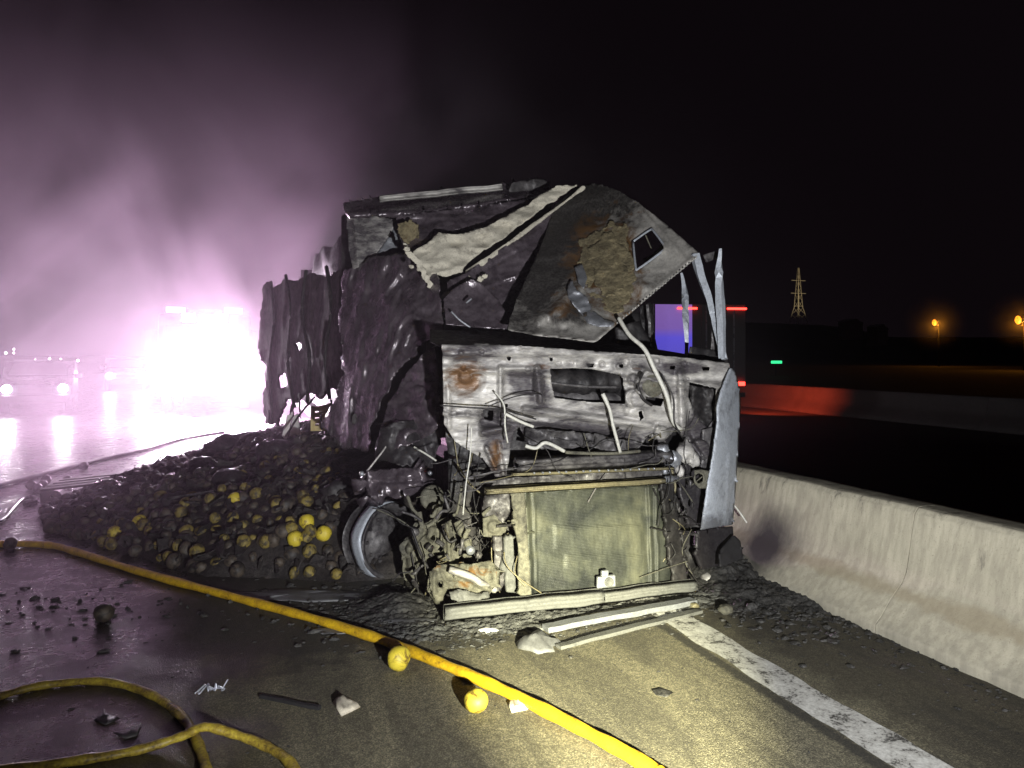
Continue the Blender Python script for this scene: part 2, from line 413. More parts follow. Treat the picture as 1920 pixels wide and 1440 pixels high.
M['cast'] = burnt('ashy_casting', (.145, .138, .105), (.036, .034, .03), (.19, .10, .03), .53, .75, .1, .70, 2.5, .6)
M['rubber'] = plain('charred_rubber', (.014, .013, .014), .7, 0, .4, 20, .4)
def hose(t, b):
    c = coord(t); n = noise(t, 14, 7, .7, c); n2 = noise(t, 80, 4, .65, c)
    k = math_(t, 'ADD', math_(t, 'MULTIPLY', n, .6), math_(t, 'MULTIPLY', n2, .4))
    col = ramp(t, k, [(.33, (.08, .05, .012)), (.44, (.46, .27, .012)), (.6, (.72, .46, .015))])
    setin(t, b, 'Base Color', col); setin(t, b, 'Roughness', .42); bump(t, b, k, .3, .004)
M['hose'] = mat('yellow_hose_jacket', hose)
def hose2(t, b):
    c = coord(t); n = noise(t, 12, 7, .7, c); n2 = noise(t, 80, 4, .65, c)
    k = math_(t, 'ADD', math_(t, 'MULTIPLY', n, .6), math_(t, 'MULTIPLY', n2, .4))
    col = ramp(t, k, [(.36, (.03, .024, .012)), (.47, (.26, .18, .03)), (.62, (.55, .43, .05))])
    setin(t, b, 'Base Color', col); setin(t, b, 'Roughness', .45); bump(t, b, k, .35, .004)
M['hose2'] = mat('dirty_hose_jacket', hose2)
M['hosedark'] = plain('sooty_hose_jacket', (.035, .03, .03), .5, 0, .4, 14)
def fruit(name, base, char, lvl, rough=.45):
    def f(t, b):
        tc = nd(t, 'ShaderNodeTexCoord'); oi = nd(t, 'ShaderNodeObjectInfo')
        ad = nd(t, 'ShaderNodeVectorMath', operation='ADD'); t.links.new(tc.outputs['Object'], ad.inputs[0])
        cx = nd(t, 'ShaderNodeCombineXYZ'); r10 = math_(t, 'MULTIPLY', oi.outputs['Random'], 20)
        for k in range(3): t.links.new(r10, cx.inputs[k])
        t.links.new(cx.outputs[0], ad.inputs[1]); v = ad.outputs[0]
        n = noise(t, 16, 6, .65, v, .7); n2 = noise(t, 130, 3, .6, v)
        col = mix(t, ramp(t, n, [(lvl-.05, 0), (lvl+.07, 1)]), base, char)
        col = mix(t, math_(t, 'MULTIPLY', n2, .35), col, tuple(x*.45 for x in base))
        setin(t, b, 'Base Color', col); setin(t, b, 'Roughness', rough); bump(t, b, n2, .25, .003)
        setin(t, b, 'Subsurface Weight', .0)
    return mat(name, f)
M['fruit_y'] = fruit('yellow_peel', (.62, .49, .04), (.13, .075, .015), .55, .55)
M['fruit_h'] = fruit('half_charred_peel', (.225, .17, .036), (.026, .02, .013), .505, .7)
M['fruit_b'] = fruit('charred_peel', (.075, .058, .042), (.014, .012, .011), .50, .62)
M['heap'] = burnt('charred_mash', (.055, .047, .043), (.012, .010, .010), (.06, .035, .015), .46, .55, 0, .7, 2.5, .9)
M['foam'] = plain('ash_slurry', (.11, .11, .115), .55, 0, .5, 9, .5)
M['debris'] = burnt('charred_debris', (.09, .086, .08), (.012, .012, .012), (.08, .045, .02), .48, .55, 0, .75, 4, .8)
M['ashbank'] = burnt('grey_ash_crust', (.13, .13, .125), (.03, .03, .03), (.08, .06, .04), .52, .85, 0, .8, 4, .8)
M['paper'] = plain('dirty_paper', (.42, .38, .30), .8, 0, .5, 30)
M['crate'] = plain('cream_plastic', (.55, .44, .20), .5, 0, .25, 10)
M['white'] = plain('matt_white', (.72, .70, .68), .6, 0, .15, 8)
M['wood'] = plain('charred_wood', (.045, .034, .028), .8, 0, .5, 16, .5)
M['wire'] = plain('pale_cable', (.50, .49, .44), .55, 0, .3, 40)
M['silver'] = plain('silver_wire', (.62, .64, .72), .35, .5, .2, 60)

# ================================================================== ground, road, barrier
gm = MB()
S = 1500
obj('ground', [(-S, -60, -.35), (S, -60, -.35), (S, S, -.35), (-S, S, -.35)], [(0, 1, 2, 3)], M['earth'], None, False)
tag(bpy.data.objects['ground'], kind='structure')
rd = obj('road', [(-11, -8, 0), (18, -8, 0), (18, 400, 0), (-11, 400, 0), (-11, -8, -.5), (18, -8, -.5), (18, 400, -.5), (-11, 400, -.5)],
         [(0, 1, 2, 3), (0, 4, 5, 1), (3, 2, 6, 7), (0, 3, 7, 4), (1, 5, 6, 2)], M['asphalt'], None, False)
tag(rd, kind='structure')
# worn edge line, ragged along its sides
ys = np.arange(-4, 60, .05); l = []; rr = []
ra = .03*fbm(np.stack([ys*6, ys*0, ys*0], -1), 3, 3); rb = .03*fbm(np.stack([ys*6, ys*0+9, ys*0], -1), 4, 3)
lv = []; lf = []
for i, y in enumerate(ys): lv += [(2.395+ra[i], y, .004), (2.608+rb[i], y, .004)]
for i in range(len(ys)-1): lf.append((2*i, 2*i+1, 2*i+3, 2*i+2))
tag(obj('road_marking', lv, lf, M['line'], None, False), kind='structure')

def barrier(X0, flip, segs, label, mt, group=None):
    prof = [(0, 0), (0, .05), (.04, .09), (.20, .27), (.225, .33), (.30, .66), (.33, .695), (.36, .70), (.52, .70), (.55, .69), (.62, .33), (.88, .05), (.88, 0)]
    pr = []
    for a, b in zip(prof[:-1], prof[1:]):
        for k in range(4): pr.append((a[0]+(b[0]-a[0])*k/4, a[1]+(b[1]-a[1])*k/4))
    pr.append(prof[-1]); pa = np.array(pr)
    root = thing('concrete_barrier', (X0+.44*(-1 if flip else 1), 6, 0), label, 'barrier', group)
    for k, (f0, f1, n) in enumerate(segs):
        y0, y1 = f0(pa[:, 1]), f1(pa[:, 1])
        tt = np.linspace(0, 1, n)[:, None]
        Yg = y0*(1-tt)+y1*tt
        Xg = np.broadcast_to(pa[:, 0], Yg.shape).copy(); Zg = np.broadcast_to(pa[:, 1], Yg.shape).copy()
        W = np.stack([Xg, Yg, Zg], -1); d = .010*fbm(W*np.array([3, 3, 3]), 21, 4)+.004*fbm(W*14, 22, 3)
        Xg += np.where(Xg < .44, d, -d); Zg += np.where(Zg > .6, d*.8, 0)
        foot = np.where(Zg < .02, .012*fbm(W*8, 5, 3), 0); Xg += foot
        Xw = X0-Xg if flip else X0+Xg
        V = np.stack([Xw, Yg, Zg], -1).reshape(-1, 3); m = len(pr); fs = []
        for i in range(n-1):
            for j in range(m-1): fs.append((i*m+j, i*m+j+1, (i+1)*m+j+1, (i+1)*m+j))
        nb = len(V); V = np.concatenate([V, V[:m], V[-m:]]); fs.append(tuple(nb+j for j in range(m))); fs.append(tuple(nb+m+j for j in range(m-1, -1, -1)))
        o = obj('barrier_segment', V.tolist(), fs, mt, root, True)
    # dark backing in the cracks between the segments
    for (f0, f1, n) in segs[1:]:
        y0 = f0(pa[:, 1]); V = []
        for j in range(len(pr)):
            x = X0-(pa[j, 0]) if flip else X0+pa[j, 0]; inn = .012*(1 if pa[j, 0] < .44 else -1)*(-1 if flip else 1)
            V += [(x+inn, y0[j]-.012, max(0, pa[j, 1]-.008)), (x+inn, y0[j]+.006, max(0, pa[j, 1]-.008))]
        obj('crack_backing', V, [(2*j, 2*j+1, 2*j+3, 2*j+2) for j in range(len(pr)-1)], M['gap'], root, False)
    return root
def crk(y, seed, a=.05, gap=0., lean=0):
    return lambda z: y+gap+lean*z+a*fbm(np.stack([np.asarray(z)*5, z*0+seed, z*0], -1), seed, 4)
barrier(3.45, False, [(crk(-6, 1, 0), crk(3.47, 2, .03, -.009), 110), (crk(3.47, 2, .03, 0), crk(9.5, 3, .02, -.005), 90), (crk(9.5, 3, .02), crk(60, 4, 0), 60)],
        'beige concrete median barrier beside the burnt cab', M['concrete'])
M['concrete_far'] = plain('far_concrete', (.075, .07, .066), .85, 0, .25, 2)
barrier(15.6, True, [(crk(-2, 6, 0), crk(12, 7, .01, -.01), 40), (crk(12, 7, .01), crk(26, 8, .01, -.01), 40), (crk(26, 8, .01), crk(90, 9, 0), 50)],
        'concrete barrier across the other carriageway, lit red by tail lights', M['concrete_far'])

# ================================================================== the burnt lorry: tractor unit
TR = thing('burnt_lorry_cab', (2.1, 5.4, 0), 'burnt-out lorry cab with collapsed roof and exposed radiator', 'lorry')
def px_paint(soots=(), rusts=()):
    """list of (cx,cy,rx,ry,amount) stains"""
    def f(x, y):
        s = np.zeros(x.shape); r = np.zeros(x.shape)
        for lst, out in ((soots, s), (rusts, r)):
            for (cx, cy, rx, ry, a) in lst: out += a*np.exp(-(((x-cx)/rx)**2+((y-cy)/ry)**2))
        return {'soot': s, 'rust': r}
    return f
def rel(items):
    """pressed relief: ('r',x0,y0,x1,y1,h,soft) ('c',cx,cy,r,h,soft) ('l',x0,y0,x1,y1,w,h)  h towards the viewer in metres"""
    def f(x, y):
        z = np.zeros(x.shape)
        for it in items:
            if it[0] == 'r':
                _, x0, y0, x1, y1, h, s = it; d = np.minimum(np.minimum(x-x0, x1-x), np.minimum(y-y0, y1-y)); z += h*smooth01(d/s+.5)
            elif it[0] == 'c':
                _, cx, cy, r, h, s = it; z += h*smooth01((r-np.hypot(x-cx, y-cy))/s+.5)
            else:
                _, x0, y0, x1, y1, wd, h = it; dx, dy = x1-x0, y1-y0; t = np.clip(((x-x0)*dx+(y-y0)*dy)/(dx*dx+dy*dy), 0, 1)
                z += h*smooth01(1.2-np.hypot(x-x0-t*dx, y-y0-t*dy)/wd)
        return z
    return f
rng = random.Random(5)
dash_out = [(828, 645), (900, 643), (1000, 650), (1100, 656), (1200, 664), (1300, 672), (1368, 680), (1373, 700), (1354, 740), (1347, 800), (1340, 868),
            (1322, 900), (1306, 872), (1290, 838), (1266, 806), (1244, 836), (1216, 818), (1192, 850), (1162, 852), (1150, 836), (1118, 822), (1088, 838), (1052, 846),
            (1020, 836), (986, 826), (974, 800), (962, 818), (954, 868), (942, 924), (926, 890), (906, 862), (880, 846), (852, 828), (832, 796)]
open1 = [(1031, 691), (1070, 690), (1108, 692), (1150, 700), (1169, 708), (1172, 758), (1110, 755), (1040, 746), (1034, 720)]
open2 = [(1293, 716), (1343, 728), (1339, 786), (1326, 802), (1303, 778), (1291, 744)]
slots = [[(x, 664+(x-830)*.045+dy), (x+w, 664+(x-830)*.045+dy), (x+w-2, 671+(x-830)*.045+dy), (x+2, 671+(x-830)*.045+dy)] for x, w, dy in ((1100, 14, 6), (1160, 10, 4), (1255, 12, 3), (1316, 16, 2), (1030, 8, -2), (950, 9, 0))]
slots += [[(1196, 772), (1204, 768), (1208, 784), (1200, 790)], [(944, 758), (952, 757), (953, 764), (945, 765)], [(1208, 742), (1245, 748), (1240, 762), (1214, 758)], [(905, 768), (925, 770), (924, 790), (908, 786)]]
items = [('r', 820, 646, 1380, 668, .020, 10), ('l', 830, 690, 1365, 724, 7, .018), ('l', 830, 776, 985, 790, 5, .015), ('l', 985, 768, 1230, 800, 9, .03), ('l', 985, 800, 1190, 828, 12, -.03),
         ('r', 944, 696, 1000, 738, -.028, 5), ('l', 938, 690, 1006, 690, 4, .02), ('l', 938, 690, 938, 790, 6, .022), ('l', 1008, 690, 1014, 752, 8, .025),
         ('c', 873, 706, 34, -.025, 18), ('c', 873, 706, 12, .02, 8), ('c', 1216, 722, 26, .045, 6), ('c', 1216, 722, 9, -.03, 5), ('c', 1188, 745, 18, .04, 8), ('c', 1188, 712, 12, .025, 5),
         ('l', 1190, 690, 1215, 695, 6, .02), ('l', 1276, 700, 1282, 810, 10, .03), ('l', 1180, 770, 1270, 790, 14, .02), ('l', 840, 720, 842, 800, 5, .012), ('r', 900, 772, 948, 800, -.03, 6),
         ('l', 905, 812, 950, 802, 8, .03), ('l', 912, 840, 930, 880, 6, .03), ('l', 935, 830, 945, 900, 5, -.02), ('c', 1240, 812, 14, .04, 6), ('c', 1312, 845, 22, .05, 8), ('l', 1290, 820, 1330, 880, 6, -.03)]
for k in range(26):
    x = 835+rng.random()*520; items.append(('c', x, 655+(x-830)*.055+rng.choice((0, 10, 30, 118))+rng.random()*4, 3.5+rng.random()*2.5, rng.choice((-.016, .012, -.02)), 2))
dash = plate('dashboard_panel', dash_out, [(828, 645, 4.62), (1368, 680, 4.62), (900, 860, 4.72), (1320, 900, 4.70)], M['ash'], TR, step=2.6, thick=.005, relief=rel(items), holes=[open1, open2]+slots,
             rk=1.7, amp=.02, fr=5, crease=.008, cfr=6, cs=(.4, 1, 1.4), fine=.003, seed=11, rag=1.5, rfr=.12,
             paint=px_paint([(980, 716, 26, 18, .55), (1060, 812, 70, 22, .45), (1130, 830, 50, 20, .5), (870, 660, 60, 20, .25), (1010, 730, 20, 40, .35), (930, 800, 26, 30, .4), (1315, 810, 26, 50, .45), (1280, 690, 40, 10, .35), (930, 895, 30, 40, .2)],
                            [(873, 708, 42, 34, .75), (850, 655, 40, 14, .45), (930, 855, 14, 30, .7), (1190, 690, 20, 20, .25), (1010, 690, 30, 12, .35)]))
# what shows in the openings: heater duct, dark bulkhead
mb = MB().tube(spline([PV(1015, 712, 4.80), PV(1090, 716, 4.79), PV(1150, 712, 4.81), PV(1190, 735, 4.83)], 8), [.085+.012*math.sin(k*1.7) for k in range(25)], 14).noise(.025, 9, 3)
mb.build('heater_duct', M['black'], TR, True)
mb = MB().tube(spline([PV(1015, 742, 4.83), PV(1100, 748, 4.80), PV(1190, 752, 4.83)], 8), .05, 10).noise(.02, 9, 5); mb.build('duct_pipe', M['ashdark'], TR, True)
mb = MB(); mb.tube(spline([PV(1020, 716, 4.715), PV(1090, 724, 4.70), PV(1160, 726, 4.73)], 6), .010, 6); mb.build('conduit', M['ashdark'], TR, True)
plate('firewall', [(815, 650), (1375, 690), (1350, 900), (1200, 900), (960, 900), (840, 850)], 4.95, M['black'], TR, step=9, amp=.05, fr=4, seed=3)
# torn flap and pipes under the dashboard
plate('torn_flap', [(985, 800), (1040, 806), (1120, 812), (1185, 826), (1180, 846), (1150, 850), (1090, 836), (1040, 846), (1005, 842), (980, 828)], [(985, 800, 4.66), (1185, 826, 4.66), (1090, 845, 4.58)], M['ashdark'], TR, step=3, amp=.03, fr=9, crease=.02, cfr=7, seed=8, rag=3, rfr=.14)
def pipe(name, pts, r, m, parent=TR, n=8, k=8):
    return MB().tube(spline([PV(*p) for p in pts], k), r, n).build(name, m, parent, True)
pipe('bent_pipe', [(985, 836, 4.56), (1005, 840, 4.55), (1024, 830, 4.54), (1058, 846, 4.55)], .012, M['wire'])
pipe('bent_pipe', [(1060, 848, 4.56), (1100, 850, 4.56), (1150, 850, 4.56), (1200, 846, 4.58)], .011, M['cast'])
pipe('bracket_bar', [(948, 776, 4.55), (975, 790, 4.55), (1000, 800, 4.56)], .010, M['wire'])
# hanging lines and levers
pipe('dangling_cable', [(1160, 596, 4.78), (1180, 628, 4.66), (1208, 654, 4.56), (1226, 690, 4.52), (1250, 742, 4.50), (1262, 790, 4.52), (1278, 806, 4.56)], .0145, M['wire'])
pipe('control_lever', [(1130, 738, 4.52), (1143, 768, 4.50), (1150, 800, 4.48), (1163, 848, 4.52)], [.014]*6+[.011]*19, M['wire'])
pipe('loose_wire', [(884, 800, 4.55), (882, 850, 4.54), (874, 905, 4.53), (868, 965, 4.55)], .0045, M['wire'], n=5)
pipe('loose_wire', [(826, 760, 4.56), (880, 764, 4.55), (940, 768, 4.54), (970, 776, 4.56), (1005, 786, 4.57)], .005, M['black'], n=5)
pipe('loose_wire', [(915, 762, 4.56), (960, 745, 4.55), (1000, 738, 4.54), (1016, 740, 4.56)], .004, M['black'], n=5)
pipe('loose_wire', [(928, 735, 4.57), (945, 760, 4.53), (947, 800, 4.53), (952, 830, 4.56)], .006, M['wire'], n=5)
pipe('loose_wire', [(1205, 700, 4.52), (1196, 722, 4.5), (1206, 748, 4.5), (1222, 760, 4.52)], .010, M['black'], n=6)
pipe('loose_wire', [(1240, 700, 4.53), (1262, 745, 4.5), (1264, 790, 4.5), (1275, 812, 4.54)], .006, M['black'], n=6)
# heater motor on the right of the dashboard
mb = MB().lathe(PV(1216, 722, 4.62), (0, -1, .05), [(0, .085), (.06, .085), (.075, .07), (.075, .028), (.10, .026), (.10, .0)], 20); mb.noise(.006, 20, 2); mb.build('blower_motor', M['cast'], TR, True)
mb = MB().lathe(PV(1188, 746, 4.62), (0, -1, 0), [(0, .06), (.07, .058), (.08, .045), (.08, 0)], 18); mb.noise(.008, 18, 4); mb.build('relay_pot', M['ash'], TR, True)

# cross member and top of the radiator
def pbar(name, a, b, wpx, Y, m, thickness=.08, seed=1, amp=.006, parent=TR, segs=24):
    """long bar: real box section with dents"""
    A, B = PV(a[0], a[1], Y if not hasattr(Y, '__len__') else Y[0]), PV(b[0], b[1], Y if not hasattr(Y, '__len__') else Y[1])
    hgt = wpx/F*A.length*.97
    V = []; fs = []; n = segs
    rr_ = min(hgt, thickness)*.36
    sec = []
    for sx, sz in ((-1, -1), (1, -1), (1, 1), (-1, 1)):
        for k in (0, 1):
            ox, oz = (rr_ if (k == (0 if sx*sz > 0 else 1)) else 0), (rr_ if (k == (1 if sx*sz > 0 else 0)) else 0)
            sec.append((sx*(thickness/2-oz if False else thickness/2-ox), sz*(hgt/2-oz)))
    d = (B-A); u = Vector((0, 1, 0)); u = (u-d.normalized()*u.dot(d.normalized())).normalized(); q = d.normalized().cross(u)
    if q.z < 0: q = -q
    for i in range(n+1):
        c = A+d*(i/n)
        for (a_, b_) in sec: V.append(c+u*a_+q*b_)
    m_ = len(sec)
    for i in range(n):
        for k in range(m_): fs.append((i*m_+k, i*m_+(k+1) % m_, (i+1)*m_+(k+1) % m_, (i+1)*m_+k))
    fs.append(tuple(range(m_-1, -1, -1))); fs.append(tuple(n*m_+k for k in range(m_)))
    v = np.array([tuple(p) for p in V]); v += amp*np.stack([fbm(v*6+k*9, seed+k, 3) for k in range(3)], -1)
    return obj(name, v.tolist(), fs, m, parent, True)
pbar('cooler_tank', (968, 872), (1256, 856), 30, 4.60, M['ashdark'], .11, 3, .010)
pbar('cooler_rail', (960, 889), (1262, 878), 7, 4.53, M['brass'], .03, 5)
for k in range(16):
    x = 1000+k*15+rng.random()*5; MB().lathe(PV(x, 888-(x-960)*.036, 4.51), (0, -1, 0), [(0, .007), (.012, .007), (.014, 0)], 8).build('clip', M['alu'], TR, True)
plate('fin_strip', [(930, 898), (1265, 878), (1268, 896), (915, 922)], 4.62, M['ashdark'], TR, step=4, amp=.03, fr=14, seed=4)
pbar('radiator_top_rail', (910, 921), (1245, 901), 13, 4.53, M['brass'], .06, 7, .004)
MB().lathe(PV(1249, 899, 4.50), (1, .15, .05), [(0, .022), (.05, .024), (.055, .016), (.10, .015), (.10, 0)], 12).build('hose_stub', M['alu'], TR, True)
core_o = plate('radiator_core', [(984, 924), (1240, 908), (1262, 1100), (996, 1126)], [(984, 924, 4.60), (1240, 908, 4.60), (996, 1126, 4.50), (1262, 1100, 4.50)], M['core'], TR, step=3, thick=.05, amp=.008, fr=6, seed=13,
      relief=rel([('l', 1000, 924, 1006, 1120, 2, .012), ('l', 985, 926, 996, 1124, 8, .03), ('l', 1216, 910, 1222, 1100, 3, .02), ('l', 1229, 912, 1234, 1100, 2, .02), ('r', 1040, 985, 1205, 1030, .008, 8), ('r', 1060, 1040, 1210, 1066, .006, 8), ('l', 1000, 1060, 1220, 1044, 2, .004), ('l', 1000, 1000, 1210, 984, 2, .004)]))
plate('side_tank', [(958, 924), (984, 922), (997, 1122), (974, 1116), (972, 1030)], [(958, 924, 4.55), (984, 922, 4.55), (974, 1116, 4.47)], M['cast'], TR, step=3, thick=.03, amp=.012, fr=8, seed=15, relief=rel([('c', 962, 982, 10, .02, 3), ('c', 962, 982, 5, -.02, 2)]))
plate('side_tank', [(1240, 906), (1262, 902), (1290, 1090), (1262, 1098)], [(1240, 906, 4.58), (1262, 902, 4.6), (1290, 1090, 4.5)], M['black'], TR, step=3, thick=.03, amp=.03, fr=8, crease=.02, seed=16)
# bumper beam on the asphalt, with the towing bracket
pbar('bumper_beam', (834, 1149), (1130, 1119), 33, 4.42, M['beam'], .10, 9, .012)
pbar('bumper_beam_end', (1128, 1119), (1302, 1097), 25, 4.44, M['beam'], .09, 12, .010)
mb = MB(); c0 = PV(1136, 1090, 4.43); mb.box(c0, (.13, .03, .075)); mb.box(c0+Vector((-.012, -.005, .055)), (.05, .03, .04)); mb.noise(.006, 20, 3)
br = mb.build('towing_bracket', M['alu'], TR, bevel=.008)
MB().lathe(c0+Vector((.012, -.014, 0)), (0, -1, 0), [(0, .03), (.012, .03), (.014, .024), (.004, .018), (.004, 0)], 14).build('towing_eye', M['beam'], TR, True)
# engine block and chassis behind the radiator
mb = MB(); mb.box((2.15, 5.6, .48), (1.0, 1.5, .62)); mb.box((2.2, 5.2, .82), (.7, .5, .15)); mb.noise(.06, 3, 2); mb.build('engine_block', M['black'], TR, True)
for x in (1.65, 2.6):
    MB().bar((x, 4.80, .55), (x, 9.5, .62), .09, .24).build('chassis_rail', M['black'], TR)
mb = MB(); mb.bar((1.05, 6.1, .25), (3.2, 6.1, .25), .14, .16); mb.build('front_axle', M['black'], TR)
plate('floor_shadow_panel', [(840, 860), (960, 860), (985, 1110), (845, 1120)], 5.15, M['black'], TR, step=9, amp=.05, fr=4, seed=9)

# --- left corner: wheel, hub and steering parts
WH = PV(731, 1013, 5.55); ax = Vector((.50, -.86, .04)).normalized()
wm = MB().lathe(WH, ax, [(-.20, .27), (-.19, .255), (-.03, .235), (.0, .262), (.018, .272), (.028, .262), (.02, .240), (-.03, .222), (-.07, .20), (-.085, .12), (-.06, .10), (-.05, .0)], 40); wm.noise(.008, 7, 6)
wheel = wm.build('wheel_rim', M['ashdark'], TR, True)
MB().lathe(WH, ax, [(-.09, .250), (-.085, .285), (-.05, .280), (-.015, .278), (.012, .274), (.0, .255)], 40).noise(.016, 6, 3).build('wheel_lip', M['galv'], TR, True)
for k in range(10):
    a = k*math.pi/5; u = ax.cross(Vector((0, 0, 1))).normalized(); q = ax.cross(u)
    MB().lathe(WH+ax*-.082+(u*math.cos(a)+q*math.sin(a))*.155, ax, [(0, .014), (.03, .013), (.03, 0)], 6).build('wheel_nut', M['ashdark'], TR)
plate('brake_casting', [(790, 982), (812, 972), (822, 990), (832, 1012), (828, 1036), (806, 1046), (800, 1090), (782, 1100), (758, 1088), (754, 1050), (756, 1018), (772, 996)], [(760, 1000, 5.12), (830, 1000, 5.0), (770, 1095, 5.1)], M['cast'], TR, step=2.5, thick=.09, amp=.05, fr=9, crease=.02, cfr=6, seed=21, rag=2, rfr=.1, relief=rel([('l', 792, 988, 766, 1030, 10, .05), ('l', 766, 1030, 775, 1090, 9, .05), ('c', 812, 1000, 14, .05, 6)]))
MB().lathe(PV(812, 934, 5.2), (.2, -.97, .1), [(-.03, .085), (0, .09), (.012, .075), (.012, .05), (.05, .045), (.05, 0)], 22).noise(.006, 14, 3).build('brake_chamber', M['cast'], TR, True)
pipe('steering_arm', [(786, 960, 5.05), (792, 985, 5.02), (806, 985, 5.02), (822, 966, 5.02), (826, 940, 5.06)], .017, M['cast'])
pipe('steering_arm', [(764, 930, 5.1), (774, 955, 5.06), (790, 970, 5.04)], .012, M['cast'])
pipe('brake_line', [(706, 955, 5.2), (750, 975, 5.1), (770, 990, 5.08)], .006, M['cast'], n=5)
plate('spring_hanger', [(826, 985), (846, 974), (852, 1000), (862, 1056), (870, 1078), (846, 1086), (830, 1080), (836, 1036), (826, 1014)], [(826, 985, 4.88), (846, 974, 4.86), (840, 1080, 4.78)], M['cast'], TR, step=2.5, thick=.05, amp=.03, fr=10, seed=24, relief=rel([('l', 838, 985, 846, 1080, 5, .04)]))
plate('cab_mount', [(804, 1072), (822, 1058), (880, 1056), (922, 1050), (932, 1062), (930, 1098), (912, 1120), (890, 1128), (858, 1122), (842, 1104), (828, 1122), (808, 1116)], [(804, 1070, 4.62), (930, 1060, 4.58), (850, 1125, 4.55)], M['cast'], TR, step=2.5, thick=.06, amp=.045, fr=10, crease=.02, cfr=8, seed=25, rag=2, rfr=.12,
      holes=[[(822, 1092), (830, 1090), (830, 1100), (823, 1101)]], relief=rel([('c', 868, 1062, 7, .03, 3), ('c', 905, 1068, 8, .03, 3), ('l', 815, 1075, 815, 1110, 6, .03), ('l', 850, 1070, 920, 1108, 7, .04)]),
      paint=px_paint([], [(890, 1072, 30, 12, .5), (870, 1096, 20, 10, .5), (820, 1062, 10, 10, .4)]))
pipe('stabiliser_bar', [(842, 1068, 4.55), (880, 1080, 4.52), (905, 1095, 4.52), (928, 1106, 4.56)], .022, M['ash'])
pipe('damper_rod', [(858, 978, 4.75), (868, 1002, 4.72), (881, 1030, 4.68)], [.03]*8+[.024]*9, M['cast'])
MB().lathe(PV(882, 1032, 4.66), (.1, -1, -.3), [(-.02, .026), (.012, .028), (.02, .02), (.022, 0)], 12).build('damper_end', M['alu'], TR, True)
plate('valve_body', [(905, 972), (934, 962), (952, 986), (944, 1010), (906, 1006)], 4.62, M['cast'], TR, step=2.5, thick=.08, amp=.02, fr=12, seed=27, relief=rel([('c', 926, 988, 12, .03, 4)]))
plate('frame_upright', [(928, 1006), (944, 1006), (948, 1090), (936, 1112), (926, 1080)], 4.58, M['ashdark'], TR, step=2.5, thick=.05, amp=.015, fr=10, seed=28)
plate('frame_upright', [(948, 1010), (962, 1006), (966, 1080), (968, 1112), (950, 1110)], 4.55, M['beam'], TR, step=2.5, thick=.04, amp=.015, fr=10, seed=29)
plate('corner_bracket', [(908, 928), (955, 918), (958, 960), (944, 985), (922, 968), (906, 985), (902, 955)], [(908, 928, 4.66), (955, 918, 4.62), (920, 980, 4.62)], M['ashdark'], TR, step=2.5, thick=.04, amp=.04, fr=9, crease=.02, seed=30, rag=2)
plate('loose_foil', [(842, 1108), (865, 1104), (895, 1112), (918, 1106), (920, 1122), (890, 1128), (860, 1130), (845, 1124)], [(842, 1108, 4.50), (918, 1106, 4.50), (880, 1128, 4.44)], M['beam'], TR, step=2.5, amp=.03, fr=14, crease=.02, cfr=9, seed=31, rag=2, rfr=.15)
pipe('burnt_wire', [(945, 1035, 4.5), (950, 1060, 4.46), (975, 1085, 4.42), (1015, 1112, 4.4)], .004, M['brass'], n=5)
pipe('burnt_wire', [(970, 1042, 4.5), (966, 1075, 4.46), (985, 1100, 4.43)], .0035, M['brass'], n=5)
for k in range(22):
    x, y = rng.uniform(770, 965), rng.uniform(950, 1105)
    MB().rock(PV(x, y, rng.uniform(4.75, 5.15)), rng.uniform(.012, .04), k, 2, (1, .8, 1.1), .5, 2).build('charred_lump', rng.choice([M['cast'], M['ashdark'], M['black']]), TR, True)
tg = random.Random(21)
for (x0, x1, y0, y1, Y0, Y1, n) in ((765, 975, 935, 1110, 4.55, 5.05, 46), (1240, 1312, 850, 1085, 4.48, 4.6, 26), (960, 1260, 806, 858, 4.52, 4.6, 18), (830, 950, 850, 950, 4.55, 4.9, 14)):
    for k in range(n):
        x, y = tg.uniform(x0, x1), tg.uniform(y0, y1); Y = tg.uniform(Y0, Y1); pts = [(x, y, Y)]
        dx, dy = tg.gauss(0, 16), tg.gauss(8, 18)
        for q in range(tg.choice((2, 3, 4))):
            x, y, Y = x+dx*tg.uniform(.5, 1.3), min(1118, y+dy*tg.uniform(.5, 1.3)), Y+tg.uniform(-.03, .03); dx += tg.gauss(0, 12); dy += tg.gauss(0, 12); pts.append((x, y, Y))
        pipe('burnt_wire', pts, tg.choice((.003, .004, .004, .006, .010)), tg.choice([M['black'], M['black'], M['cast'], M['ashdark'], M['brass']]), n=5, k=5)
for k in range(16):
    x, y = tg.uniform(770, 960), tg.uniform(945, 1100); a = tg.uniform(0, 3); L, w_ = tg.uniform(14, 34), tg.uniform(4, 9); c, s_ = math.cos(a), math.sin(a)
    plate('broken_bracket', [(x-L*c/2-w_*s_/2, y-L*s_/2+w_*c/2), (x+L*c/2-w_*s_/2, y+L*s_/2+w_*c/2), (x+L*c/2+w_*s_/2, y+L*s_/2-w_*c/2), (x-L*c/2+w_*s_/2, y-L*s_/2-w_*c/2)], tg.uniform(4.6, 5.0), tg.choice([M['cast'], M['ashdark'], M['black']]), TR, step=2.2, thick=.012, amp=.03, fr=12, seed=k, rag=.8, rfr=.2)
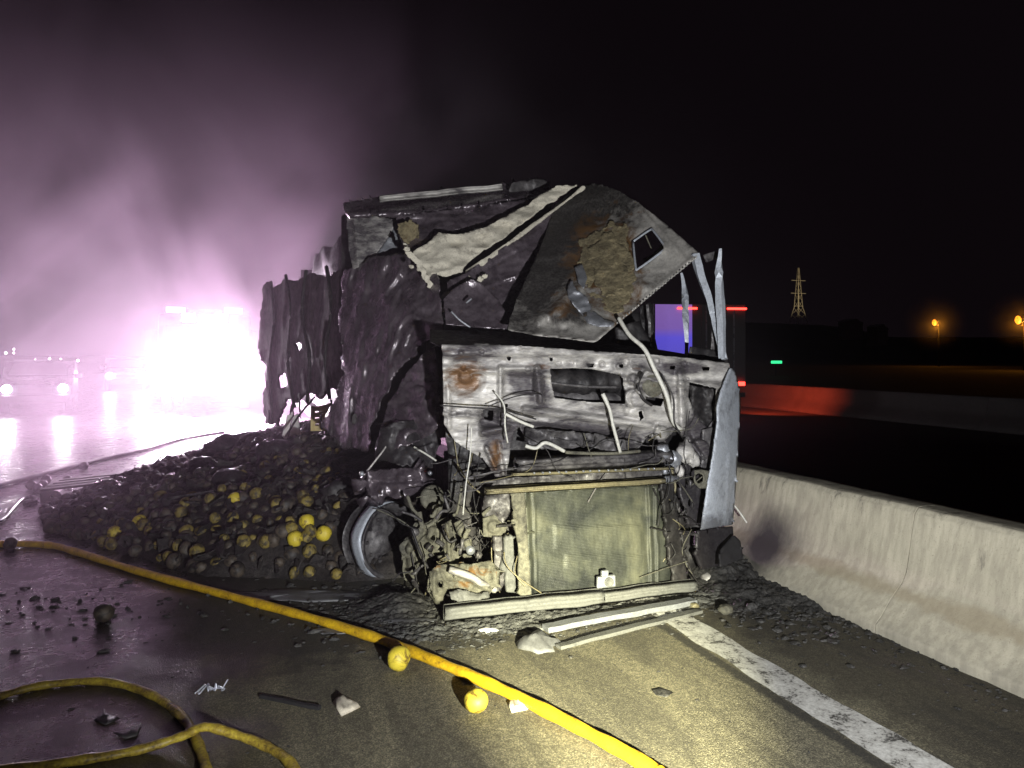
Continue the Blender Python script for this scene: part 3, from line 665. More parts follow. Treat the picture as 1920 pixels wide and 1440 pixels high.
# front left box behind the corner (battery box), step remains
bx = plate('battery_box', [(686, 884), (700, 880), (760, 876), (792, 884), (794, 918), (768, 932), (742, 936), (718, 928), (690, 934), (683, 910)], [(686, 884, 5.6), (792, 884, 5.35), (720, 930, 5.5)], M['wet'], TR, step=3, thick=.10, amp=.05, fr=7, crease=.03, cfr=5, seed=33, rag=2, relief=rel([('l', 690, 885, 690, 930, 5, .03), ('l', 700, 905, 790, 900, 5, -.03)]))
pipe('hinge_rod', [(748, 800, 5.6), (722, 840, 5.6), (688, 884, 5.6)], .008, M['ash'], n=5)
pipe('hinge_rod', [(776, 838, 5.35), (800, 852, 5.3), (818, 864, 5.28)], .007, M['wire'], n=5)
MB().rock(PV(678, 888, 5.6), .020, 3, 2).build('bolt_head', M['alu'], TR, True)
MB().rock(PV(806, 887, 5.3), .016, 4, 2).build('bolt_head', M['alu'], TR, True)

# --- right corner
plate('side_fairing', [(1371, 688), (1380, 700), (1387, 728), (1389, 760), (1384, 850), (1378, 940), (1374, 984), (1345, 988), (1313, 994), (1325, 915), (1338, 850), (1346, 790), (1345, 765), (1352, 735), (1362, 710)],
      [(1371, 688, 4.60), (1388, 740, 4.72), (1345, 770, 4.50), (1384, 850, 4.70), (1313, 994, 4.46), (1374, 984, 4.66), (1335, 880, 4.47)], M['galv'], TR, step=3, thick=.012, amp=.012, fr=3, seed=40, relief=rel([('l', 1368, 850, 1362, 960, 3, .012), ('c', 1366, 870, 5, .012, 3)]),
      paint=px_paint([(1345, 985, 60, 25, .25)]))
plate('mirror_bracket', [(1302, 882), (1314, 880), (1334, 884), (1334, 916), (1312, 916), (1301, 906)], 4.47, M['cast'], TR, step=2, thick=.012, amp=.004, holes=[[(1304, 890), (1310, 887), (1317, 890), (1319, 898), (1316, 906), (1309, 907), (1304, 900)]], relief=rel([('c', 1311, 897, 12, .012, 3)]))
plate('wing_liner', [(1262, 900), (1330, 800), (1346, 800), (1330, 900), (1312, 1000), (1330, 1060), (1300, 1100), (1285, 1060)], 4.78, M['black'], TR, step=4, amp=.05, fr=5, crease=.03, seed=41)
plate('lamp_housing', [(1290, 722), (1342, 730), (1338, 792), (1322, 806), (1300, 780)], 4.74, M['black'], TR, step=3, amp=.03, fr=10, crease=.03, cfr=9, seed=42)
plate('door_post', [(1318, 806), (1340, 800), (1338, 870), (1328, 884), (1314, 884)], 4.62, M['ashdark'], TR, step=3, thick=.03, amp=.02, seed=43)
for k, (x, y, r) in enumerate([(1262, 860, .06), (1285, 848, .065), (1245, 845, .05), (1300, 860, .05), (1250, 880, .035), (1275, 885, .04)]):
    MB().rock(PV(x, y, 4.6), r, k+3, 3, (.9, .6, 1.1), .6, 1.8).build('melted_alloy', M['ash'] if k % 2 else M['alu'], TR, True)
plate('sooty_column', [(1270, 875), (1312, 868), (1316, 905), (1308, 985), (1290, 985), (1276, 930)], 4.66, M['ashdark'], TR, step=3, thick=.05, amp=.03, fr=6, seed=44, paint=px_paint([(1290, 940, 60, 80, .4)]))
for k in range(14):
    x, y = rng.uniform(1248, 1300), rng.uniform(905, 1080)
    MB().rock(PV(x, y, rng.uniform(4.52, 4.62)), rng.uniform(.012, .035), k+50, 2, (.7, .6, 1.5), .6, 2).build('charred_lump', rng.choice([M['black'], M['black'], M['ashdark']]), TR, True)
plate('lower_step', [(1310, 996), (1374, 986), (1378, 1040), (1350, 1060), (1318, 1068), (1304, 1040)], [(1310, 996, 4.6), (1374, 986, 4.72), (1330, 1066, 4.6)], M['ashdark'], TR, step=3, thick=.03, amp=.02, fr=6, seed=45, paint=px_paint([(1340, 1040, 50, 40, .5)]))
pipe('thin_strut', [(1374, 944, 4.70), (1388, 962, 4.68), (1400, 980, 4.66)], .007, M['wire'], n=5)
plate('mud_flap', [(1352, 1030), (1376, 1002), (1388, 1014), (1394, 1046), (1370, 1056), (1350, 1064)], [(1352, 1030, 4.52), (1388, 1014, 4.58), (1350, 1064, 4.45)], M['rubber'], TR, step=3, thick=.015, amp=.012, seed=46)

# --- collapsed roof
roof_out = [(1042, 380), (1080, 350), (1110, 343), (1150, 352), (1198, 380), (1240, 412), (1282, 448), (1310, 474), (1304, 486), (1250, 530), (1180, 590), (1122, 638), (1112, 642), (1060, 634), (1000, 628), (950, 618), (968, 560), (1010, 470)]
hatch = [(1187, 453), (1219, 431), (1226, 434), (1246, 462), (1244, 469), (1198, 503), (1192, 500)]
ROOFY = [(1042, 380, 6.25), (1110, 343, 6.2), (1200, 380, 5.75), (1308, 475, 5.02), (1118, 640, 4.78), (950, 618, 5.05), (1100, 500, 5.45)]
roof = plate('cab_roof', roof_out, ROOFY, M['roof'], TR, step=3, thick=.006, holes=[hatch], amp=.06, fr=2.2, crease=.03, cfr=1.6, seed=60, rag=1.5, rfr=.1,
      relief=rel([('l', 1195, 385, 1290, 490, 3, .012), ('l', 1118, 636, 1300, 484, 5, .02), ('l', 1190, 520, 1220, 560, 14, .015), ('c', 1055, 590, 22, .05, 16), ('l', 1085, 540, 1010, 600, 12, .05), ('l', 1100, 590, 1150, 610, 10, .03), ('r', 1180, 425, 1252, 508, .012, 8)]),
      paint=px_paint([(1050, 440, 60, 90, .5), (1100, 370, 70, 40, .42), (990, 520, 36, 80, .5), (1150, 360, 50, 20, .3), (1080, 590, 30, 20, .25), (1215, 470, 40, 40, -.12)], [(1140, 495, 75, 90, .9), (1050, 580, 30, 30, .5), (1170, 600, 40, 20, .3)]))
fr_ = [PV(x, y, float(fitY(ROOFY)(np.array(x), np.array(y)))-.03) for x, y in hatch]
MB().tube(spline(fr_+[fr_[0]], 5), .009, 6).build('hatch_frame', M['galv'], roof, True)
pipe('hatch_bar', [(1206, 486, 5.42), (1216, 484, 5.40), (1242, 462, 5.36), (1240, 456, 5.36)], .012, M['cast'], roof)
pipe('hatch_bar', [(1210, 440, 5.60), (1222, 468, 5.55)], .006, M['cast'], roof)
for poly, dY, sd in (([(1080, 446), (1112, 420), (1152, 404), (1184, 424), (1190, 462), (1200, 500), (1204, 534), (1186, 574), (1162, 596), (1124, 586), (1098, 552), (1084, 500)], .012, 61), ([(1096, 456), (1130, 430), (1168, 436), (1182, 480), (1184, 530), (1160, 570), (1124, 556), (1104, 520)], .028, 64)):
    plate('insulation', poly, [(x, y, yy-dY) for x, y, yy in ROOFY], M['wool'], roof, step=2.2, thick=.006, amp=.026, fr=9, crease=.010, cfr=7, cs=(1, 1, 1), fine=.004, curl=.01, seed=sd, rag=16, rfr=.075)
plate('bare_flap', [(1072, 520), (1080, 540), (1100, 556), (1112, 580), (1134, 596), (1154, 604), (1150, 612), (1120, 614), (1100, 606), (1082, 580), (1064, 556), (1062, 540)], [(x, y, yy-.075) for x, y, yy in ROOFY], M['alu'], roof, step=2.6, thick=.006, amp=.04, fr=9, crease=.02, cfr=8, seed=62, rag=2.5, rfr=.12)
plate('bare_flap', [(1076, 500), (1092, 492), (1102, 520), (1096, 544), (1084, 530)], [(x, y, yy-.07) for x, y, yy in ROOFY], M['alu'], roof, step=2.6, thick=.006, amp=.03, fr=9, seed=63, rag=2)
mb = MB()
for k in range(34):
    t = k/33; x, y = 1304+(1118-1304)*t, 484+(638-484)*t
    mb.rock(PV(x, y, float(fitY(ROOFY)(np.array(x), np.array(y)))-.03), .008, k, 1, (1, 1, 1), .3)
mb.build('seam_bead', M['ash'], roof, True)
# pillars of the right door
def pillar(pts, wd, m, dp=None): 
    return MB().tube(spline([PV(*p) for p in pts], 6), np.interp(np.arange(6*(len(pts)-1)+1)/6, range(len(pts)), wd).tolist(), 4, True, 1.0).noise(.014, 5, 7).build('door_pillar', m, TR, False)
pillar([(1302, 476, 5.03), (1316, 520, 4.98), (1334, 580, 4.90), (1346, 630, 4.83), (1358, 674, 4.76)], [.036, .034, .034, .030, .028], M['galv'])
pillar([(1348, 468, 4.80), (1350, 520, 4.80), (1352, 590, 4.78), (1354, 672, 4.76)], [.012, .033, .033, .026], M['galv'])
pillar([(1278, 512, 5.20), (1285, 556, 5.20), (1285, 585, 5.18), (1287, 650, 5.18), (1286, 672, 5.18)], [.012, .028, .026, .020, .018], M['galv'])
pillar([(1214, 570, 5.72), (1217, 600, 5.72), (1220, 640, 5.70)], [.014, .016, .014], M['ashdark'])
plate('rear_window_post', [(1200, 574), (1222, 566), (1224, 640), (1206, 640)], 5.95, M['black'], TR, step=5)
plate('quarter_panel', [(1318, 478), (1344, 470), (1346, 484), (1326, 492)], 4.98, M['ashdark'], TR, step=3, thick=.02)
plate('door_inner', [(1294, 650), (1362, 660), (1366, 682), (1290, 674)], 4.92, M['black'], TR, step=4, amp=.02)
plate('door_inner_edge', [(1336, 600), (1348, 598), (1358, 672), (1332, 668)], 4.95, M['ashdark'], TR, step=4, amp=.01)
# seats and rear wall, black in the dark of the cab
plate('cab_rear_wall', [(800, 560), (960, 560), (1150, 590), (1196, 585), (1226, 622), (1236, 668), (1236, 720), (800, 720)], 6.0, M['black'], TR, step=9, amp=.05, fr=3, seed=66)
plate('seat_frame', [(1150, 612), (1200, 600), (1222, 640), (1232, 690), (1160, 700)], 5.4, M['black'], TR, step=5, thick=.05, amp=.05, fr=6, seed=67, rag=4)
plate('windscreen_sill', [(806, 618), (960, 622), (1180, 646), (1300, 666), (1364, 676), (1364, 690), (1180, 676), (828, 650), (806, 640)], [(806, 618, 5.4), (1364, 676, 5.1), (830, 650, 4.7), (1360, 690, 4.65)], M['black'], TR, step=5, amp=.01)

# ================================================================== the trailer behind
TL = thing('burnt_trailer', (1.9, 11, 0), 'collapsed burnt trailer with torn sides behind the lorry cab', 'trailer')
def tp(name, poly, Y, m, **kw): return plate(name, poly, Y, m, TL, **kw)
WALLY = [(490, 536, 12), (486, 660, 12.1), (498, 800, 11.8), (560, 515, 9.4), (560, 745, 9.3), (650, 500, 7.3), (650, 735, 7.2)]
tp('side_wall', [(486, 540), (500, 524), (512, 536), (530, 518), (556, 524), (580, 508), (612, 514), (650, 496), (654, 600), (652, 735), (622, 730), (600, 752), (576, 738), (556, 760), (540, 752), (530, 784), (522, 806), (506, 790), (494, 804), (490, 740), (496, 690), (480, 655), (488, 600)],
   WALLY, M['sootwall'], step=3, thick=.02, amp=.20, fr=1.5, crease=.10, cfr=1.7, cs=(1, 1, .8), fine=.02, seed=70, rag=7, rfr=.07, holes=[[(552, 644), (560, 640), (566, 648), (560, 660)], [(520, 706), (534, 700), (538, 722), (524, 730)]])
def wallpt(x, y, dy=.12): return (x, y, float(fitY(WALLY)(np.array(x), np.array(y)))-dy)
for pts in ([(508, 528), (514, 600), (506, 690), (512, 796)], [(536, 516), (546, 590), (540, 680), (552, 764)], [(574, 506), (566, 590), (580, 670), (576, 756)], [(612, 500), (622, 580), (610, 660), (618, 748)]):
    pipe('buckled_rib', [wallpt(*p) for p in pts], .022, M['black'], TL, n=4)
hs = random.Random(3)
for k in range(12):
    x, y = hs.uniform(500, 690), hs.uniform(735, 775); L = hs.uniform(18, 60); w_ = hs.uniform(3, 8); Yw = wallpt(min(x, 648), 740)[2] if x < 650 else 6.4
    plate('hanging_strip', [(x, y), (x+w_, y), (x+w_+hs.uniform(-6, 6), y+L), (x+hs.uniform(-6, 6), y+L*.9)], Yw, M['black'] if k % 2 else M['wet'], TL, step=2.2, thick=.006, amp=.06, fr=5, seed=k, rag=1, rfr=.2)
tp('crumpled_side_sheet', [(640, 505), (690, 482), (740, 470), (800, 478), (826, 520), (834, 570), (832, 632), (800, 646), (760, 690), (724, 740), (700, 800), (694, 850), (640, 846), (600, 800), (640, 700), (630, 600)],
   [(640, 505, 7.2), (740, 470, 6.6), (830, 560, 5.9), (830, 630, 5.7), (700, 800, 6.1), (640, 700, 6.8), (620, 820, 6.9)], M['wet'], step=3, thick=.008, amp=.12, fr=2.0, crease=.07, cfr=2.2, cs=(1, 1, .4), fine=.022, seed=72, rag=9, rfr=.06)
tp('hanging_sheet', [(820, 640), (828, 700), (828, 800), (806, 820), (760, 838), (722, 850), (702, 848), (712, 800), (728, 752), (752, 712), (788, 664)],
   [(820, 640, 5.6), (828, 800, 5.3), (702, 848, 5.8), (752, 712, 5.75)], M['wet'], step=3, thick=.006, amp=.07, fr=3, crease=.06, cfr=3.0, cs=(.6, .6, 1), fine=.02, seed=73, rag=5, rfr=.06)
tp('hanging_sheet_lower', [(706, 800), (780, 780), (826, 760), (830, 820), (812, 880), (770, 880), (728, 870), (700, 866)], [(706, 800, 5.7), (826, 760, 5.45), (770, 880, 5.5)], M['ashdark'], step=3, thick=.006, amp=.05, fr=5, crease=.03, cfr=4, seed=74, rag=8, rfr=.06, paint=px_paint([(770, 830, 90, 60, .5)]))
tp('roof_edge', [(642, 380), (720, 366), (820, 357), (940, 344), (1000, 334), (1034, 340), (1030, 356), (1000, 368), (900, 384), (800, 396), (740, 402), (652, 402)], [(642, 380, 7.2), (1034, 340, 6.9), (652, 402, 6.95), (1000, 368, 6.6)], M['wet'], step=3, thick=.04, amp=.04, fr=4, crease=.03, cfr=3, seed=75, rag=2)
pbar('roof_rail', (712, 373), (942, 350), 12, (6.98, 6.80), M['ash'], .03, 5, .014, TL)
tp('roof_flap', [(960, 342), (1005, 332), (1030, 338), (1020, 352), (985, 362), (950, 362)], 6.7, M['ashdark'], step=3, thick=.01, amp=.06, fr=8, crease=.03, seed=76, rag=4)
tp('front_panel', [(650, 402), (700, 404), (744, 412), (732, 440), (704, 482), (662, 506), (654, 470)], [(650, 402, 7.1), (744, 412, 6.9), (662, 506, 7.0)], M['ash'], step=3, thick=.01, amp=.02, fr=3, seed=77, relief=rel([('l', 664, 402, 672, 506, 4, .02)]), paint=px_paint([(690, 450, 80, 80, .12)]))
tp('front_panel_fold', [(742, 414), (752, 440), (740, 490), (712, 496), (704, 482), (732, 440)], 6.9, M['galv'], step=3, thick=.01, amp=.03, fr=4, seed=78, paint=px_paint([(735, 470, 40, 60, .4)]))
tp('buckled_sheet', [(740, 404), (800, 396), (900, 386), (1000, 368), (1036, 352), (1010, 384), (960, 412), (900, 428), (860, 430), (820, 440), (790, 460), (760, 470), (746, 440)], [(740, 404, 6.85), (1036, 352, 6.6), (760, 470, 6.6), (960, 412, 6.4)], M['wet'], step=3, thick=.008, amp=.04, fr=3, crease=.04, cfr=2.4, cs=(.4, 1, 1.6), fine=.014, seed=79, rag=2)
tp('foam_tatter', [(744, 418), (770, 412), (784, 424), (784, 450), (770, 462), (752, 456)], 6.6, M['wool'], step=2.6, thick=.02, amp=.04, fr=9, crease=.03, cfr=9, seed=80, rag=5)
tp('foam_sheet', [(770, 470), (800, 456), (822, 434), (850, 438), (900, 428), (940, 408), (990, 382), (1010, 362), (1044, 346), (1090, 344), (1062, 364), (1010, 398), (960, 436), (900, 478), (872, 500), (868, 512), (838, 520), (812, 516), (800, 530), (790, 500), (776, 488)],
   [(770, 470, 6.3), (1090, 344, 6.2), (868, 512, 6.05), (820, 436, 6.3), (960, 436, 6.15)], M['cream'], step=2.4, thick=.008, amp=.05, fr=3, crease=.06, cfr=3.2, cs=(.7, 1, 1.4), fine=.007, curl=.02, seed=81, rag=4, rfr=.07)
tp('foam_strip', [(872, 506), (940, 462), (1010, 410), (1070, 366), (1094, 346), (1100, 352), (1040, 398), (960, 456), (890, 512), (866, 522)], [(872, 506, 6.0), (1094, 346, 6.15), (960, 460, 6.05)], M['cream'], step=2.6, thick=.015, amp=.02, fr=6, seed=82, rag=2)
tp('foam_tatter', [(752, 452), (764, 458), (776, 474), (790, 486), (802, 506), (808, 524), (822, 540), (828, 562), (826, 578), (816, 566), (806, 548), (792, 528), (782, 508), (770, 490), (756, 474)], 5.98, M['cream'], step=2, thick=.006, amp=.025, fr=8, curl=.012, seed=91, rag=6, rfr=.16)
tp('foam_tatter', [(816, 560), (832, 546), (848, 536), (866, 524), (880, 512), (884, 520), (868, 536), (850, 550), (834, 562), (824, 574)], 5.93, M['cream'], step=2, thick=.006, amp=.025, fr=8, curl=.012, seed=92, rag=5, rfr=.16)
for k, (x, y) in enumerate([(772, 500), (834, 580), (844, 566), (826, 596), (764, 466), (900, 524), (910, 518)]):
    plate('foam_crumb', [(x-7, y-3), (x, y-5), (x+7, y-2), (x+5, y+4), (x-3, y+5), (x-7, y+3)], 5.85, M['cream'], TL, step=1.6, thick=.012, amp=.05, fr=14, seed=90+k, rag=3, rfr=.3)
tp('dark_side_panel', [(872, 512), (960, 452), (1040, 388), (1036, 440), (1010, 480), (968, 560), (952, 606), (930, 560), (894, 530), (840, 545), (838, 528)], [(872, 512, 6.0), (1040, 388, 6.2), (952, 606, 5.7), (838, 545, 5.9)], M['wet'], step=3, thick=.008, amp=.03, fr=3, crease=.02, cfr=2.5, fine=.008, seed=83, relief=rel([('l', 900, 540, 990, 510, 3, .02), ('l', 920, 500, 1030, 440, 4, -.015)]))
tp('purple_sheet', [(832, 560), (852, 540), (884, 524), (900, 530), (934, 560), (956, 600), (950, 618), (836, 608)], [(832, 560, 5.75), (934, 560, 5.6), (950, 618, 5.45), (836, 608, 5.55)], M['wet'], step=3, thick=.006, amp=.03, fr=3, crease=.05, cfr=2.4, seed=84)
pipe('bright_edge', [(846, 584, 5.48), (862, 600, 5.46), (882, 614, 5.45)], .008, M['alu'], TL, n=5)
pipe('bright_edge', [(874, 568, 5.52), (884, 560, 5.52)], .008, M['alu'], TL, n=5)
# trailer bed and back, only glimpsed
MB().box((1.95, 12.2, .85), (2.1, 9.5, .16)).noise(.04, 1, 3).build('load_bed', M['black'], TL)
gy_, gz_ = np.meshgrid(np.linspace(8.4, 19.5, 40), np.linspace(.8, 2.9, 10)); lv = []; lf = []
for side in (1.05, 3.15): lv += [(side, a, b) for a, b in zip(gy_.ravel(), gz_.ravel())]
nn = 400
for sd_ in (0, 1):
    for i in range(9):
        for j in range(39): lf.append(tuple(sd_*nn+q for q in (i*40+j, i*40+j+1, (i+1)*40+j+1, (i+1)*40+j)))
for j in range(39): lf.append((360+j, 360+j+1, nn+361+j, nn+360+j))
for i in range(9): lf += [(i*40, (i+1)*40, nn+(i+1)*40, nn+i*40), (i*40+39, (i+1)*40+39, nn+(i+1)*40+39, nn+i*40+39)]
lv = np.array(lv); lv += .16*np.stack([fbm(lv*1.1+k*9, 7+k, 4) for k in range(3)], -1)
obj('burnt_load', lv.tolist(), lf, M['black'], TL, True)  # load made taller and longer to block the smoke glow
tp('inner_wall', [(640, 400), (1040, 360), (1010, 520), (956, 625), (830, 640), (700, 860), (640, 860)], 7.6, M['black'], step=9, amp=.06, fr=2, seed=85)
# bits seen in the gap under the side: pale leaning strip and sheet, rod, crates of the load
lean_strip = MB().bar(PV(533, 822, 9.2), PV(543, 778, 9.2), .012, .06, (1, 0, 0)).build('leaning_strip', M['white'], TL)
pipe('bent_rod', [(536, 818, 8.6), (560, 780, 8.8), (590, 744, 9.0)], .012, M['black'], TL)
tp('pale_sheet', [(548, 782), (560, 770), (566, 820), (556, 816), (540, 824)], 9.6, M['white'], step=3, thick=.01, amp=.02, rag=2)
def crate(loc, d, rz, label):
    r = thing('fruit_crate', loc, label, 'crate', None); w_, l_, h_ = d; L = Vector(loc)
    Rm = Matrix.Rotation(rz, 3, 'Z')
    def b(name, c, s):
        MB().box(L+Rm @ Vector(c), s, Rm).build(name, M['crate'], r)
    for sx in (-1, 1):
        for k in range(4): b('slat', (sx*w_/2, 0, h_*(k+.5)/4), (.012, l_, h_*.15))
    for sy in (-1, 1):
        for k in range(4): b('slat', (0, sy*l_/2, h_*(k+.5)/4), (w_, .012, h_*.15))
    for sx in (-1, 1):
        for sy in (-1, 1): b('post', (sx*w_/2*.985, sy*l_/2*.985, h_/2), (.03, .03, h_))
    for k in range(7): b('rib', (-w_/2+w_*(k+.5)/7, -l_/2-.006, h_/2), (.01, .012, h_))
    b('base', (0, 0, .008), (w_, l_, .016)); return r
c1 = PV(617, 800, 8.4)
crate((c1.x+.12, 8.5, .80), (.40, .6, .26), R(-24), 'cream plastic fruit crate lying under the torn trailer side')

# ================================================================== heap of fruit
Yk = [5.45, 5.7, 6.0, 7.0, 8.0, 9.0, 11, 13, 15, 16]
Xl = [.75, .35, -.25, -.95, -1.62, -1.9, -1.35, -.45, .2, .7]
Hm = [.05, .22, .50, .68, .76, .74, .66, .5, .3, .05]
def heap(x, y):
    xl = np.interp(y, Yk, Xl); hm = np.interp(y, Yk, Hm)
    f = np.clip((x-xl)/(1.15-xl), 0, 1.0)
    z = hm*f**.75
    p = np.stack(np.broadcast_arrays(x, y, 0*x), -1)
    return np.where((y > 5.45) & (y < 16), z*(1+.22*fbm(p*1.3, 31, 3))+np.minimum(z*3, 1)*.05*fbm(p*5, 33, 3), 0)*np.where(f > 0, 1, 0)
gx, gy = np.meshgrid(np.linspace(-2.1, 1.5, 90), np.linspace(5.4, 16.1, 220))
gz = heap(gx, gy); gz = np.where(gz <= .001, -.03, gz); gz += .018*fbm(np.stack([gx*14, gy*14, gx*0], -1), 4, 3)
idx = np.arange(gx.size).reshape(gx.shape)
q = np.stack([idx[:-1, :-1], idx[:-1, 1:], idx[1:, 1:], idx[1:, :-1]], -1)
kp = np.maximum.reduce([gz[:-1, :-1], gz[1:, :-1], gz[:-1, 1:], gz[1:, 1:]]) > .0
tag(obj('charred_mash_heap', np.stack([gx, gy, gz], -1).reshape(-1, 3).tolist(), q[kp].tolist(), M['heap'], None, True),
    'black mush of burnt fruit and packaging under the spilled heap', 'burnt debris', kind='stuff')
def fruit_mesh(seed, mt):
    v, f = ICO[3]; n = fbm(v*1.6+seed*5, seed, 3)
    v = v*(1+.13*n)[:, None]; v[:, 2] *= .93
    dim = np.exp(-((v[:, 0]**2+v[:, 1]**2)/.02))*np.where(v[:, 2] > 0, .10, .05); v = v*(1-dim)[:, None]
    me = bpy.data.meshes.new('fruit'); me.from_pydata((v*.056).tolist(), [], f); me.update()
    me.polygons.foreach_set('use_smooth', [True]*len(me.polygons)); me.materials.append(mt); return me
FM = {k: [fruit_mesh(s+o_, M[k]) for s in range(4)] for o_, k in ((1, 'fruit_y'), (9, 'fruit_h'), (17, 'fruit_b'))}
def put_fruit(kind, loc, sc, label, group, seed):
    r_ = random.Random(seed); o = bpy.data.objects.new('fruit', FM[kind][seed % 4]); COL.objects.link(o)
    o.location = loc; o.scale = (sc*r_.uniform(.9, 1.1), sc*r_.uniform(.9, 1.1), sc*r_.uniform(.78, 1.05)) if kind != 'fruit_y' else (sc, sc, sc); o.rotation_euler = (r_.uniform(0, 6), r_.uniform(0, 6), r_.uniform(0, 6))
    tag(o, label, 'fruit', group); return o
rg = random.Random(77); pts = []; cell = {}
for tries in range(26000):
    y = rg.uniform(5.5, 15.4); x = rg.uniform(-2.0, .95); z = float(heap(np.array(x), np.array(y)))
    if z <= .012: continue
    k = (int(x/.1), int(y/.1)); bad = False
    for a in (-1, 0, 1):
        for b in (-1, 0, 1):
            for (u, v_) in cell.get((k[0]+a, k[1]+b), ()):
                if (u-x)**2+(v_-y)**2 < .0081: bad = True
    if bad: continue
    cell.setdefault(k, []).append((x, y)); pts.append((x, y, z))
pts.sort(key=lambda p: p[0]**2+p[1]**2)
SEEN = [(440, 940, 'y'), (393, 942, 'h'), (262, 982, 'y'), (215, 1003, 'y'), (230, 985, 'h'), (575, 983, 'y'), (606, 1005, 'y'), (553, 1015, 'y'), (582, 1000, 'h'), (457, 1020, 'h'), (497, 1020, 'h'), (545, 995, 'h'), (568, 935, 'h'), (590, 912, 'h'), (575, 945, 'h'), (452, 895, 'h'), (505, 905, 'h'), (340, 965, 'h'), (580, 1038, 'h'), (612, 888, 'h'), (660, 1048, 'h'), (520, 950, 'h'), (560, 890, 'h'), (480, 930, 'h'), (530, 1000, 'b'), (350, 1000, 'h')]
def heap_hit(px, py):
    dx, dy, dz = ray(px, py)
    for t in np.arange(4.8, 16, .02):
        zz = H+t*dz
        if zz <= max(0, float(heap(np.array(t*dx), np.array(t*dy)))): return Vector((t*dx, t*dy, zz))
    return G(px, py)
nY = 0
for i, (px, py, k) in enumerate(SEEN):
    p = heap_hit(px, py); p.z += .025; p.y -= .03
    put_fruit({'y': 'fruit_y', 'h': 'fruit_h', 'b': 'fruit_b'}[k], p, 1.05 if k == 'y' else .95,
              {'y': 'bright yellow fruit lying on the charred heap', 'h': 'half-charred yellowish fruit in the spilled heap', 'b': 'charred black fruit in the spilled heap'}[k],
              {'y': 'yellow fruit on the heap', 'h': 'half-charred fruit on the heap', 'b': 'charred fruit on the heap'}[k], i)
rest = MB(); cnt = 0
for i, (x, y, z) in enumerate(pts):
    sc = rg.uniform(.62, 1.1); zz = z+rg.uniform(-.04, .03)
    zz = max(zz, .045*sc)
    if cnt < 258:
        h = rg.random() < .30
        put_fruit('fruit_h' if h else 'fruit_b', (x, y, zz), sc, 'half-charred yellowish fruit in the spilled heap' if h else 'charred black fruit in the spilled heap', 'half-charred fruit on the heap' if h else 'charred fruit on the heap', i+100); cnt += 1
    else: rest.rock((x, y, zz), .056*sc, i % 50, 2, (1, 1, .93), .12, 1.6)
tag(rest.build('fruit_heap', M['fruit_b'], None, True), 'far part of the heap of charred round fruit along the trailer', 'fruit heap', kind='stuff')
scr = []
for k in range(900):
    y = 5.5+9.5*rg.random()**1.4; x = rg.uniform(-1.9, .95); z = float(heap(np.array(x), np.array(y)))
    if z > .015: scr.append((x, y, z))
sm = MB()
for k, (x, y, z) in enumerate(scr):
    L, w_ = rg.uniform(.02, .10), rg.uniform(.012, .05); Rm = (Matrix.Rotation(rg.uniform(0, 6.3), 3, 'Z') @ Matrix.Rotation(rg.gauss(0, .6), 3, 'X') @ Matrix.Rotation(rg.gauss(0, .6), 3, 'Y'))
    b0 = len(sm.v); q_ = [(-L, -w_), (-L*.2, -w_*rg.uniform(.6, 1.4)), (L, -w_*.7), (L*.9, w_*rg.uniform(.3, 1)), (0, w_*rg.uniform(.5, 1.3)), (-L*.9, w_)]
    bend = rg.uniform(-.02, .03)
    for t_ in (0, .006): sm.v += [Vector((x, y, z+rg.uniform(.02, .05)))+Rm @ Vector((a, b, t_+(bend if abs(a) < L*.5 else 0))) for a, b in q_]
    sm.f += [tuple(b0+i_ for i_ in range(5, -1, -1)), tuple(b0+6+i_ for i_ in range(6))]+[(b0+i_, b0+(i_+1) % 6, b0+6+(i_+1) % 6, b0+6+i_) for i_ in range(6)]
tag(sm.build('burnt_card_scraps', M['heap'], None, False), 'curled scraps of burnt card mixed into the fruit heap', 'burnt card', kind='stuff')
# strays on the road
def stray(px, py, kind, label, group=None, sc=1., seed=0):
    p = G(px, py); return put_fruit(kind, (p.x, p.y, .051*sc), sc, label, group, seed)
stray(747, 1255, 'fruit_y', 'yellow fruit resting against the near side of the yellow hose', None, 1.10, 301)
stray(893, 1334, 'fruit_y', 'smaller yellow fruit lying just clear of the yellow hose', None, .96, 303)
stray(194, 1166, 'fruit_b', 'single charred fruit alone on the wet road below the hose', None, 1.05, 304)
stray(684, 1066, 'fruit_y', 'yellow fruit lying right beside the bare wheel rim', None, .85, 305)
stray(668, 1058, 'fruit_h', 'half-charred fruit touching the yellow fruit by the wheel rim', None, .9, 306)
for i, (px, py) in enumerate([(58, 918), (80, 915), (86, 908), (70, 922), (126, 908), (106, 940), (112, 955), (92, 970), (100, 985), (118, 965), (96, 1000), (130, 945), (150, 935), (186, 910), (158, 880), (20, 1030)]):
    stray(px, py, 'fruit_b', 'charred black fruit strewn on the wet road at the heap edge', 'charred fruit strewn on the road', rg.uniform(.9, 1.15), 320+i)
